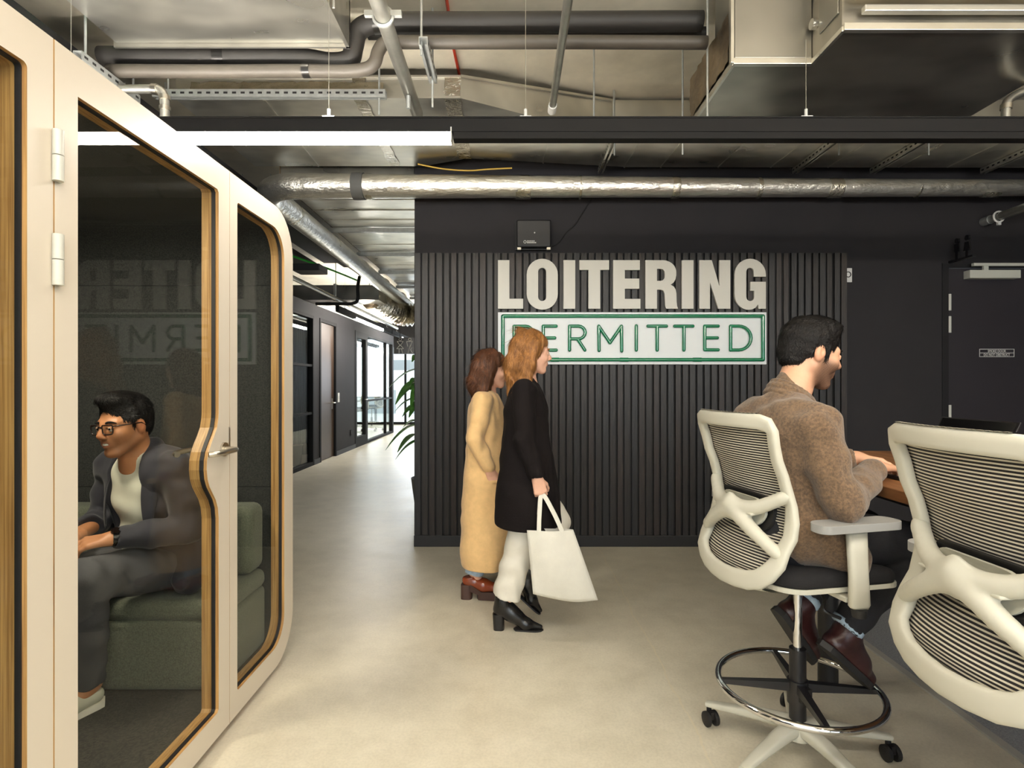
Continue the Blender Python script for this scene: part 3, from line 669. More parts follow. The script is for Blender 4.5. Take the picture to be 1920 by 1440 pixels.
# cables
solo('network_cable', MB().tube([(-0.36,2.2,3.43),(-0.35,3.0,3.435),(-0.36,3.4,3.43),(-0.35,3.9,3.44)], 0.009, 8), 'cable_red', 'red cable clipped to the concrete slab above the lamp', 'cable', smooth=True)
solo('network_cable', MB().tube(spline([(-2.08,1.6,3.40),(-2.09,2.3,3.30),(-2.095,2.75,3.24),(-2.10,3.3,3.2)],5), 0.016, 8), 'cable_green', 'bright green cable bundle beside the overhead duct', 'cable', smooth=True)
solo('network_cable', MB().tube(spline([(-0.75,4.5,3.12),(-0.55,4.52,3.09),(-0.35,4.53,3.08),(-0.2,4.53,3.09),(0.0,4.53,3.10)],5), 0.006, 8), 'cable_yellow', 'yellow cable looping behind the foil duct', 'cable', smooth=True)
# threaded rods standing out of the slab
for (x, y, z0, lab) in ((0.5, 3.45, 2.95, 'bare threaded rod hanging beside the thin pipe'), (0.72, 4.0, 3.1, 'bare threaded rod at the main duct corner')):
    r_ = MB(); rod(r_, x, y, z0); solo('threaded_rod', r_, 'zinc', lab, 'rod')
# dark trays above the pod
for k, (x, w, z) in enumerate(((-2.30, 0.16, 3.02), (-2.55, 0.22, 3.08), (-2.86, 0.26, 3.00), (-3.16, 0.2, 3.1))):
    t = thing('cable_tray', ('black cable tray nearest the overhead duct above the pod','second black cable tray from the overhead duct','wide black cable tray third from the overhead duct','black cable tray against the left wall head')[k], 'cable tray', (x, 2, z))
    put('tray', MB().box(x-w/2, x+w/2, -3, 8.0, z, z+0.004).box(x-w/2, x-w/2+0.004, -3, 8.0, z+0.0041, z+0.06).box(x+w/2-0.004, x+w/2, -3, 8.0, z+0.0041, z+0.06), 'black_metal', t)
    m = MB()
    for y in (0.5, 2.4, 3.9, 5.6): m.box(x-w/2-0.02, x+w/2+0.02, y-0.02, y+0.02, z-0.03, z-0.0005); rod(m, x-w/2-0.012, y, z-0.03, r=0.005)
    put('support', m, 'zinc', t)

# ---- pendant lamps
def soffit(x, y):
    if -2.05 < x < -0.83 and y < 2.93: return 3.10
    if 1.04 < x < 2.64 and 2.43 < y < 3.37: return 2.893
    if -1.99 < x < -0.84 and 4.84 < y < 14.5: return 3.10
    return 3.45
def pendant(label, p0, p1, lit0, lit1, wires, axis='x', zb=2.445, group=None, estr='led'):
    """extruded black profile hung on wires, lit along part of its length"""
    t = thing('pendant_lamp', label, 'lamp', ((Vector(p0)+Vector(p1))/2), group=group)
    p0 = Vector(p0); p1 = Vector(p1); d = (p1-p0).normalized(); up = Vector((0,0,1)); s = d.cross(up)
    L_ = (p1-p0).length
    def seg(m, a, b, w, z0, z1): return m.bar(p0+d*a+up*((z0+z1)/2), p0+d*b+up*((z0+z1)/2), w, z1-z0)
    m = MB(); seg(m, 0, L_, 0.055, 0.030, 0.095); seg(m, 0, L_, 0.062, 0.088, 0.0951)
    put('profile', m, 'frame_black', t, bevel=0.0015)
    if lit0 > 0: put('blank_cover', seg(MB(), 0, lit0-0.001, 0.05, 0, 0.0295), 'frame_black', t)
    if lit1 < L_: put('blank_cover', seg(MB(), lit1+0.012, L_, 0.05, 0, 0.0295), 'frame_black', t)
    m = MB(); seg(m, lit0, lit1, 0.05, -0.008, 0.0295); put('diffuser', m, estr, t)
    m = MB(); seg(m, lit0, lit1, 0.04, 0.0955, 0.0975); put('added_uplight', m, 'added_led_up', t)  # unseen glowing strip added on top to brighten the ceiling
    m = MB(); seg(m, lit1+0.0005, lit1+0.006, 0.056, -0.01, 0.05); put('end_cap', m, 'white_print', t)
    for w in wires:
        c = p0+d*w
        q = put('suspension_wire', MB().cyl(c+up*0.13, Vector((c.x, c.y, soffit(c.x, c.y))), 0.0013, n=6), 'pipe_steel', t)
        put('wire_grip', MB().cyl(c+up*0.105, c+up*0.14, 0.007, n=8).box(c.x-0.025, c.x+0.025, c.y-0.012, c.y+0.012, c.z+0.0953, c.z+0.107), 'white_print', q)
    return t
pendant('long black pendant lamp lit along its left part across the room', (-2.25, 2.5, 2.445), (4.2, 2.5, 2.445), 0.0, 1.98, (0.3, 1.44, 2.31, 3.55, 5.2))
pendant('unseen pendant lamp added overhead to light the front floor', (-2.25, 0.35, 2.445), (4.2, 0.35, 2.445), 1.25, 6.3, (0.4, 2.0, 4.0, 6.0))  # added out of view, lit span chosen to brighten the middle of the room
pendant('unseen parallel pendant lamp added behind the photographer for more light', (-2.25, -2.2, 2.445), (4.2, -2.2, 2.445), 0.4, 6.0, (0.4, 2.0, 4.0, 6.0))  # second lamp added out of view, fills the room from behind
pendant('lit pendant lamp in the corridor near the brown door', (-2.66, 8.6, 2.47), (-2.66, 12.4, 2.47), 0.98, 3.0, (0.4, 3.4), estr='led_corridor')
pendant('lit pendant lamp in the corridor near the glazed office', (-2.66, 12.45, 2.47), (-2.66, 17.5, 2.47), 1.1, 3.4, (0.6, 4.4), estr='led_corridor')
pendant('lit pendant lamp inside the glazed office', (-5.0, 13.0, 2.6), (-5.0, 17.0, 2.6), 0.2, 3.8, (0.6, 3.4))
# corridor clutter
solo('ceiling_sensor', MB().box(-2.62, -2.28, 6.7, 7.0, 2.72, 2.80), 'black_metal', 'flat black access point hanging under the corridor ceiling', 'device', bevel=0.01)
sp = thing('sprinkler_pipe', 'galvanised pipe running along the corridor above the office glazing', 'pipe', (-2.62, 8, 2.7))
put('pipe', MB().cyl((-2.62, 5.2, 2.64), (-2.62, 12.9, 2.64), 0.03), 'pipe_steel', sp, smooth=True)
for y in (8.4, 10.4, 12.3): m = MB(); rod(m, -2.62, y, 2.64); put('hanger_rod', m, 'zinc', sp)
dk = thing('branch_duct', 'galvanised branch duct crossing the corridor above the brown door', 'duct', (-2.9, 9.4, 2.75))
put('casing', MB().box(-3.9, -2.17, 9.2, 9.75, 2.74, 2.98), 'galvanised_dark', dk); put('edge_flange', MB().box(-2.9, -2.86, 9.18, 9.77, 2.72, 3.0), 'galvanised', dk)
bk = thing('insulated_pipe', 'black bent pipe rising beside the corridor branch duct', 'pipe', (-2.3, 8.9, 2.8))
put('lagging', MB().tube(spline([(-2.95,8.5,2.575),(-2.6,8.5,2.575),(-2.40,8.5,2.58),(-2.32,8.5,2.64),(-2.32,8.5,2.82),(-2.32,8.6,3.0)],6), 0.025, 12), 'black_rubber', bk, smooth=True)
put('joint_tape', MB().cyl((-2.80,8.5,2.575),(-2.72,8.5,2.575),0.028), 'tape_black', bk, smooth=True)
fx = thing('flexible_duct', 'crumpled silver flexible duct at the far corridor ceiling', 'duct', (-2.0, 10.5, 2.7))
fp = spline([(-2.42,9.8,2.87),(-2.25,10.2,2.74),(-2.0,10.5,2.66),(-1.6,10.6,2.7),(-1.2,10.6,2.8)], 12)
put('duct_run', MB().tube(fp, [0.19*(1+0.14*(-1)**i+random.uniform(-0.04,0.04)) for i in range(len(fp))], 20), 'foil_crumpled', fx)
put('collar', MB().cyl((-2.45,9.752,2.88),(-2.42,9.8,2.87),0.2,0.19,20), 'foil_brown', fx)
solo('network_cable', MB().tube(spline([(-3.0,5.2,2.93),(-2.8,6.4,2.93),(-2.5,7.6,2.93),(-2.35,8.7,2.95)],6), 0.014, 8), 'cable_green', 'green cable bundle along the corridor ceiling', 'cable', smooth=True)
solo('network_cable', MB().tube(spline([(-2.5,6.0,3.3),(-2.9,6.3,3.25),(-3.4,6.4,3.3)],6), 0.012, 8), 'cable_red', 'red cable crossing the corridor ceiling', 'cable', smooth=True)
# corridor washroom sign
hs = thing('washroom_sign', 'black hanging washroom sign with white line figures at the corridor end', 'sign', (-2.42, 13.0, 2.3))
put('sign_panel', MB().box(-2.72, -2.05, 13.0, 13.03, 2.06, 2.44), 'black_metal', hs); 
for x_ in (-2.58, -2.2): put('hanging_rod', MB().cyl((x_,13.015,2.44),(x_,13.015,3.45),0.006,n=8), 'black_metal', hs)
def linefig(cx, skirt):
    m = MB()
    def ln(*p):
        for i in range(len(p)-1): m.tube([(cx+p[i][0], 12.994, 2.08+p[i][1]), (cx+p[i+1][0], 12.994, 2.08+p[i+1][1])], 0.007, 6)
    m.tube([(cx+0.03*math.cos(t*math.pi/6), 12.994, 2.08+0.315+0.03*math.sin(t*math.pi/6)) for t in range(12)], 0.006, 6, closed=True)
    if skirt: ln((-0.07,0.27),(0.07,0.27),(0,0.17),(-0.07,0.27)); ln((0,0.19),(-0.08,0.1),(0.08,0.1),(0,0.19)); ln((-0.025,0.1),(-0.025,0)); ln((0.03,0.1),(0.055,0))
    else: ln((-0.07,0.27),(0.06,0.27),(0.0,0.13),(-0.04,0)); ln((-0.07,0.27),(-0.05,0.15)); ln((0.06,0.13),(0.02,0.07),(0.07,0))
    return m
put('woman_figure', linefig(-2.57, True), 'white_print', hs); put('man_figure', linefig(-2.35, False), 'white_print', hs)
# ================================================================== people: distance-field bodies
class Field:
    """signed distance field on a grid; primitives are blended in their own neighbourhood, then meshed by surface nets"""
    def __init__(s, lo, hi, h):
        s.lo = np.array(lo, np.float32); s.h = float(h)
        s.n = np.ceil((np.array(hi)-np.array(lo))/h).astype(int)+1
        s.F = np.full(s.n, 0.2, np.float32)
    def _sub(s, lo, hi):
        a = np.clip(np.floor((np.array(lo)-s.lo)/s.h).astype(int), 0, s.n); b = np.clip(np.ceil((np.array(hi)-s.lo)/s.h).astype(int)+1, 0, s.n)
        sl = tuple(slice(int(x), int(y)) for x, y in zip(a, b))
        ax = [s.lo[i]+s.h*np.arange(a[i], b[i], dtype=np.float32) for i in range(3)]
        return sl, np.meshgrid(*ax, indexing='ij', sparse=True)
    def _blend(s, sl, d, k, op):
        F = s.F[sl]
        if F.size == 0: return
        if op < 0: F, d2 = -F, d
        else: d2 = d
        if k > 0:
            h = np.maximum(k-np.abs(F-d2), 0)/k; r = np.minimum(F, d2)-h*h*k*0.25
        else: r = np.minimum(F, d2)
        s.F[sl] = -r if op < 0 else r
    def cone(s, p0, p1, r0, r1=None, k=0.02, op=1, flat=None):
        p0 = np.array(p0, np.float32); p1 = np.array(p1, np.float32); r1 = r0 if r1 is None else r1
        m = max(r0, r1)+k+2*s.h+0.005
        sl, (X, Y, Zz) = s._sub(np.minimum(p0, p1)-m, np.maximum(p0, p1)+m)
        d = p1-p0; L2 = float(d@d)+1e-12
        t = np.clip(((X-p0[0])*d[0]+(Y-p0[1])*d[1]+(Zz-p0[2])*d[2])/L2, 0, 1)
        q = np.sqrt((X-p0[0]-t*d[0])**2+(Y-p0[1]-t*d[1])**2+(Zz-p0[2]-t*d[2])**2)-(r0+t*(r1-r0))
        s._blend(sl, q, k, op); return s
    def chain(s, pts, rs, k=0.02, op=1):
        for i in range(len(pts)-1): s.cone(pts[i], pts[i+1], rs[i], rs[i+1], k, op)
        return s
    def ell(s, c, r, k=0.02, R=None, op=1):
        c = np.array(c, np.float32); m = max(r)+k+2*s.h+0.005
        sl, (X, Y, Zz) = s._sub(c-m, c+m); x = X-c[0]; y = Y-c[1]; z = Zz-c[2]
        if R is not None:
            R = np.array(R, np.float32)       # columns: local axes
            x, y, z = (R[0,0]*x+R[1,0]*y+R[2,0]*z), (R[0,1]*x+R[1,1]*y+R[2,1]*z), (R[0,2]*x+R[1,2]*y+R[2,2]*z)
        k0 = np.sqrt((x/r[0])**2+(y/r[1])**2+(z/r[2])**2); k1 = np.sqrt((x/r[0]**2)**2+(y/r[1]**2)**2+(z/r[2]**2)**2)+1e-9
        s._blend(sl, k0*(k0-1)/k1, k, op); return s
    def box(s, c, hsz, rad, k=0.01, R=None, op=1):
        c = np.array(c, np.float32); m = float(np.linalg.norm(hsz))+k+2*s.h
        sl, (X, Y, Zz) = s._sub(c-m, c+m); x = X-c[0]; y = Y-c[1]; z = Zz-c[2]
        if R is not None:
            R = np.array(R, np.float32)
            x, y, z = (R[0,0]*x+R[1,0]*y+R[2,0]*z), (R[0,1]*x+R[1,1]*y+R[2,1]*z), (R[0,2]*x+R[1,2]*y+R[2,2]*z)
        qx = np.abs(x)-hsz[0]+rad; qy = np.abs(y)-hsz[1]+rad; qz = np.abs(z)-hsz[2]+rad
        d = np.sqrt(np.maximum(qx,0)**2+np.maximum(qy,0)**2+np.maximum(qz,0)**2)+np.minimum(np.maximum(np.maximum(qx,qy),qz),0)-rad
        s._blend(sl, d, k, op); return s
    def half(s, p, nrm, k=0.01):
        """cut away everything on the side the normal points to"""
        n = np.array(nrm, np.float32); n /= np.linalg.norm(n); sl, (X, Y, Zz) = s._sub(s.lo, s.lo+s.n*s.h)
        d = (X-p[0])*n[0]+(Y-p[1])*n[1]+(Zz-p[2])*n[2]
        F = s.F; h = np.maximum(k-np.abs(F-d), 0)/max(k, 1e-6); s.F = (np.maximum(F, d)+h*h*k*0.25).astype(np.float32); return s
    def warp(s, fn):
        sl, (X, Y, Zz) = s._sub(s.lo, s.lo+s.n*s.h); s.F = (s.F+fn(X, Y, Zz)).astype(np.float32); return s
    def mesh(s, name, mats, tint=None):
        F = s.F.copy(); F[0]=F[-1]=0.2; F[:,0]=F[:,-1]=0.2; F[:,:,0]=F[:,:,-1]=0.2
        ins = F < 0; n = np.array(F.shape); c = n-1
        cnt = np.zeros(c, np.uint8)
        for i in (0,1):
            for j in (0,1):
                for k in (0,1): cnt += ins[i:c[0]+i, j:c[1]+j, k:c[2]+k]
        act = (cnt > 0) & (cnt < 8); idx = np.full(c, -1, np.int32); cells = np.argwhere(act); idx[act] = np.arange(len(cells))
        P = np.zeros((len(cells), 3), np.float32); W = np.zeros(len(cells), np.float32)
        ci, cj, ck = cells.T
        cor = {(i,j,k): F[ci+i, cj+j, ck+k] for i in (0,1) for j in (0,1) for k in (0,1)}
        for ax in range(3):
            for u in (0,1):
                for v in (0,1):
                    a = [0,0,0]; o = [x for x in range(3) if x != ax]; a[o[0]] = u; a[o[1]] = v; b = list(a); b[ax] = 1
                    fa = cor[tuple(a)]; fb = cor[tuple(b)]; m = (fa < 0) != (fb < 0)
                    t = np.where(m, fa/np.where(np.abs(fa-fb) < 1e-9, 1e-9, fa-fb), 0)
                    pt = np.zeros_like(P); pt[:, o[0]] = u; pt[:, o[1]] = v; pt[:, ax] = t
                    P += pt*m[:, None]; W += m
        V = (cells+P/np.maximum(W, 1)[:, None])*s.h+s.lo
        faces = []
        for ax in range(3):
            o = [x for x in range(3) if x != ax]
            A = ins; sl0 = [slice(None)]*3; sl1 = [slice(None)]*3; sl0[ax] = slice(0, -1); sl1[ax] = slice(1, None)
            e = A[tuple(sl0)] != A[tuple(sl1)]; E = np.argwhere(e)
            E = E[(E[:, o[0]] > 0) & (E[:, o[1]] > 0) & (E[:, o[0]] < n[o[0]]-1) & (E[:, o[1]] < n[o[1]]-1)]
            if len(E) == 0: continue
            q = []
            for (du, dv) in ((-1,-1),(0,-1),(0,0),(-1,0)):
                g = E.copy(); g[:, o[0]] += du; g[:, o[1]] += dv; q.append(idx[g[:,0], g[:,1], g[:,2]])
            q = np.stack(q, 1); flip = A[E[:,0], E[:,1], E[:,2]]
            if ax == 1: flip = ~flip
            q[~flip] = q[~flip][:, ::-1]; faces.append(q)
        Q = np.concatenate(faces); Q = Q[(Q >= 0).all(1)]
        # light smoothing keeps the skin even
        me = bpy.data.meshes.new(name); me.vertices.add(len(V)); me.vertices.foreach_set('co', V.astype(np.float32).ravel())
        me.loops.add(len(Q)*4); me.loops.foreach_set('vertex_index', Q.astype(np.int32).ravel())
        me.polygons.add(len(Q)); me.polygons.foreach_set('loop_start', np.arange(0, len(Q)*4, 4, dtype=np.int32)); me.polygons.foreach_set('loop_total', np.full(len(Q), 4, np.int32))
        me.update(); me.polygons.foreach_set('use_smooth', np.ones(len(Q), bool))
        for k in (mats if isinstance(mats, (list, tuple)) else [mats]): me.materials.append(MATS[k])
        if tint is not None:
            at = me.color_attributes.new('tint', 'FLOAT_COLOR', 'POINT'); cc = np.ones((len(V), 4), np.float32); cc[:, :3] = tint(V); at.data.foreach_set('color', cc.ravel())
        return me

# ================================================================== meeting pod
PXF = -1.115                      # outer face of the pod front
Y0, Y1, ZB, ZT = 0.66, 2.876, 0.03, 2.21
pod = thing('meeting_pod', 'white acoustic meeting pod with plywood edged windows and a glazed door', 'booth', (-1.7, 1.77, 0))
TH = 0.065
def pmap(mb, x=PXF): return mb.mapped(lambda v: Vector((x-v.z, v.x, v.y)))
def inset(poly, d):
    n = len(poly); out = []
    ar = sum(poly[i][0]*poly[(i+1) % n][1]-poly[(i+1) % n][0]*poly[i][1] for i in range(n)); sg = 1 if ar > 0 else -1
    for i in range(n):
        p0 = Vector(poly[i-1]); p1 = Vector(poly[i]); p2 = Vector(poly[(i+1) % n])
        e1 = (p1-p0); e2 = (p2-p1)
        if e1.length < 1e-9 or e2.length < 1e-9: out.append(poly[i]); continue
        e1.normalize(); e2.normalize()
        n1 = Vector((-e1.y, e1.x))*sg; n2 = Vector((-e2.y, e2.x))*sg; b = (n1+n2)
        b = b/ max(0.3, b.dot(b)/2); out.append((p1.x+b.x*d, p1.y+b.y*d))
    return out
def pod_panel(name, outer, hole):
    o = put(name, pmap(plate(outer, [hole], TH, 1)), ['laminate_white', 'plywood'], pod, dowe=True)
    g = plate(inset(hole, -0.001), [inset(hole, 0.004)], 0.014); put('gasket', pmap(g, PXF-0.012), 'black_rubber', o, dowe=True)
    put('glass_pane', pmap(plate(inset(hole, -0.0005), [], 0.006), PXF-0.017), 'glass_pod', o, dowe=True)
    return o
R = 0.215
SEAM = 0.004
pod_panel('window_panel', rrect(Y0, 1.378-SEAM, ZB, ZT, (R, 0.0, 0.0, R), 12), rrect(0.768, 1.300, 0.125, 2.108, (0.13, 0.012, 0.012, 0.13), 10))
pod_panel('window_panel', rrect(2.232+SEAM*0.5, Y1, ZB, ZT, (0.0, R, R, 0.0), 12), rrect(2.295, 2.768, 0.125, 2.108, (0.012, 0.13, 0.13, 0.012), 10))
# door opening with the swell around the handle
yr = 2.149
hole = [(1.452, 0.125), (yr-0.01, 0.125), (yr, 0.135)]
for (dz, dy) in ((0.86,0),(0.90,0.006),(0.935,0.022),(0.965,0.045),(0.99,0.064),(1.02,0.078),(1.055,0.084),(1.09,0.082),(1.12,0.072),(1.15,0.052),(1.175,0.032),(1.205,0.012),(1.24,0.002),(1.26,0)):
    hole.append((yr-dy, dz))
hole += [(yr, 2.098), (yr-0.01, 2.108), (1.452, 2.108)]
pdoor = pod_panel('door', [(1.378, ZB), (2.232, ZB), (2.232, ZT), (1.378, ZT)], hole)
put('door_edge', MB().box(PXF-TH, PXF-0.0012, 1.3745, 1.3775, ZB, ZT), 'plywood', pod)
for z in (1.925, 1.672, 0.30):
    put('hinge', MB().cyl((PXF+0.012, 1.374, z-0.062), (PXF+0.012, 1.374, z-0.001), 0.012, n=14).cyl((PXF+0.012, 1.374, z+0.001), (PXF+0.012, 1.374, z+0.062), 0.012, n=14)
        .box(PXF+0.0003, PXF+0.006, 1.374, 1.392, z-0.062, z+0.062), 'grey_white', pdoor, smooth=True)
hy, hz = 2.185, 1.118
put('rose_plate', MB().cyl((PXF+0.0003, hy, hz), (PXF+0.008, hy, hz), 0.027, n=24).cyl((PXF-TH-0.0003, hy, hz), (PXF-TH-0.008, hy, hz), 0.027, n=24), 'satin_nickel', pdoor, smooth=True)
put('lever', MB().tube(spline([(PXF+0.008,hy,hz),(PXF+0.040,hy,hz),(PXF+0.052,hy-0.012,hz),(PXF+0.053,hy-0.07,hz),(PXF+0.045,hy-0.125,hz-0.002),(PXF+0.022,hy-0.148,hz-0.004)],6), 0.0105, 12), 'satin_nickel', pdoor, smooth=True)
put('lever', MB().tube(spline([(PXF-TH-0.008,hy,hz),(PXF-TH-0.040,hy,hz),(PXF-TH-0.052,hy-0.012,hz),(PXF-TH-0.053,hy-0.07,hz),(PXF-TH-0.045,hy-0.125,hz-0.002),(PXF-TH-0.03,hy-0.14,hz-0.004)],6), 0.0105, 12), 'satin_nickel', pdoor, smooth=True)
put('latch_plate', MB().box(PXF+0.0003, PXF+0.003, 2.222, 2.2315, 1.10, 1.20), 'satin_nickel', pdoor)
# shell, lining and base
XB = -2.34
put('shell', pmap(plate(rrect(Y0, Y1, ZB, ZT, R, 12), [rrect(Y0+0.05, Y1-0.05, ZB+0.045, ZT-0.05, R-0.05, 12)], -XB+PXF-TH-0.001), PXF-TH-0.0005), 'laminate_white', pod, dowe=True)
put('back_panel', pmap(plate(rrect(Y0, Y1, ZB, ZT, R, 12), [], 0.04), XB-0.0005), 'laminate_white', pod, dowe=True)
put('lining', pmap(plate(rrect(Y0+0.051, Y1-0.051, ZB+0.046, ZT-0.051, R-0.05, 12), [rrect(Y0+0.066, Y1-0.066, ZB+0.060, ZT-0.066, R-0.065, 12)], -XB+PXF-TH-0.01), PXF-TH-0.004), 'felt_dark', pod, dowe=True)
yi0, yi1 = Y0+0.067, Y1-0.067
for (z0, z1) in ((0.26, 0.86), (0.863, 1.855), (1.858, 1.99)):
    put('felt_panel', MB().box(XB+0.03, PXF-TH-0.01, yi1-0.011, yi1-0.001, z0, z1), 'felt_dark', pod)
for (a, b) in ((0.95, 1.77), (1.773, 2.60)):
    put('felt_panel', MB().box(XB+0.004, XB+0.018, a, b, 0.1, 2.02), 'felt_dark', pod)
put('felt_panel', pmap(plate(rrect(Y0+0.068, Y1-0.068, ZB+0.064, ZT-0.068, R-0.067, 12), [], 0.010), XB+0.03), 'felt_dark', pod, dowe=True)
put('carpet', MB().box(XB+0.01, PXF-TH-0.006, 0.86, 2.68, 0.091, 0.097), 'carpet_dark', pod)
put('plinth', MB().box(XB+0.05, PXF-0.05, Y0+0.12, Y1-0.12, 0.0, 0.0295), 'black_rubber', pod)
put('ceiling_lamp', MB().cyl((-1.80, 1.77, 2.142), (-1.80, 1.77, 2.118), 0.13, n=28), 'led_pod', pod)
put('lamp_ring', MB().tube([(-1.80+0.137*math.cos(t*math.pi/16), 1.77+0.137*math.sin(t*math.pi/16), 2.128) for t in range(32)], 0.009, 8, closed=True), 'black_metal', pod)

def bench(label, yf, yb, sgn):
    t = thing('bench_seat', label, 'bench', (-1.74, (yf+yb)/2, 0.097))
    lo, hi = min(yf, yb), max(yf, yb)
    put('seat_base', MB().box(-2.26, -1.205, lo, hi, 0.098, 0.395), 'upholstery', t, bevel=0.03, seg=4, smooth=True)
    put('seat_cushion', MB().box(-2.262, -1.203, lo-0.004 if sgn > 0 else lo, hi if sgn > 0 else hi+0.004, 0.385, 0.475), 'upholstery', t, bevel=0.036, seg=4, smooth=True)
    a, b = (hi-0.16, hi) if sgn > 0 else (lo, lo+0.16)
    put('back_cushion', MB().box(-2.26, -1.21, a, b, 0.476, 0.80), 'upholstery', t, bevel=0.045, seg=4, smooth=True)
bench('grey green upholstered bench under the seated man in the pod', 2.33, 2.775, 1)
bench('grey green upholstered bench at the near end of the pod', 1.205, 0.76, -1)
pt = thing('pod_table', 'small white table with a plywood edge inside the pod', 'table', (-1.95, 1.77, 0.097))
put('table_top', MB().box(-2.28, -1.66, 1.44, 2.02, 0.725, 0.75), ['laminate_white'], pt, bevel=0.004)
put('edge_band', MB().box(-2.27, -1.655, 1.435, 2.025, 0.712, 0.7249), 'plywood', pt)
put('leg', MB().cyl((-2.0, 1.73, 0.0975), (-2.0, 1.73, 0.712), 0.03), 'black_metal', pt, smooth=True)
put('foot_plate', MB().cyl((-2.0, 1.73, 0.0972), (-2.0, 1.73, 0.11), 0.16, n=24), 'black_metal', pt, smooth=True)
# ================================================================== table and laptop
tb = thing('high_table', 'long high wooden table with round black legs where the man works', 'table', (1.95, 1.2, 0))
put('table_top', MB().box(1.30, 2.62, -0.8, 3.03, 0.972, 1.012), 'table_wood', tb, bevel=0.003)
put('under_frame', MB().box(1.40, 1.45, -0.6, 2.85, 0.935, 0.9715).box(2.45, 2.50, -0.6, 2.85, 0.935, 0.9715).box(1.45, 2.45, 2.5, 2.55, 0.935, 0.9715).box(1.45, 2.45, -0.4, -0.35, 0.935, 0.9715), 'black_metal', tb)
for (x, y) in ((1.425, 2.55), (2.475, 2.55), (1.425, -0.37), (2.475, -0.37)):
    z0 = 0.0065 if x > 1.9 else 0.0
    l = put('leg', MB().cyl((x, y, z0+0.012), (x, y, 0.9349), 0.042, n=20), 'black_metal', tb, smooth=True)
    put('foot', MB().cyl((x, y, z0+0.0005), (x, y, z0+0.0119), 0.047, n=20), 'black_rubber', l, smooth=True)
lp = thing('laptop', 'dark laptop open on the wooden table in front of the man', 'laptop', (1.60, 2.16, 1.012))
put('base', MB().box(1.43, 1.68, 1.98, 2.345, 1.0125, 1.026), 'laptop_dark', lp, bevel=0.003)
kb = MB()
for i in range(5):
    for j in range(13): kb.box(1.545+i*0.022, 1.562+i*0.022, 2.005+j*0.0245, 2.024+j*0.0245, 1.0262, 1.0285)
put('keyboard', kb, 'black_rubber', lp, kind='stuff')
put('touchpad', MB().box(1.45, 1.53, 2.10, 2.22, 1.0262, 1.0268), 'screen_black', lp)
def lid(m, a0, a1, h0, h1, y0, y1):
    c = math.cos(math.radians(26)); s = math.sin(math.radians(26)); q = lambda a, h: (1.68+h*s+a*c, 1.027+h*c-a*s)
    vs = [];
    for y in (y0, y1):
        for (a, h) in ((a0,h0),(a1,h0),(a1,h1),(a0,h1)): X, Zz = q(a, h); vs.append((X, y, Zz))
    return m.add(vs, [(0,1,2,3),(7,6,5,4),(0,4,5,1),(1,5,6,2),(2,6,7,3),(3,7,4,0)])
ld = put('lid', lid(MB(), 0.0, 0.008, 0.002, 0.232, 1.98, 2.345), 'laptop_dark', lp, bevel=0.002)
put('screen', lid(MB(), -0.0012, -0.0002, 0.012, 0.226, 1.99, 2.335), 'screen_black', ld)

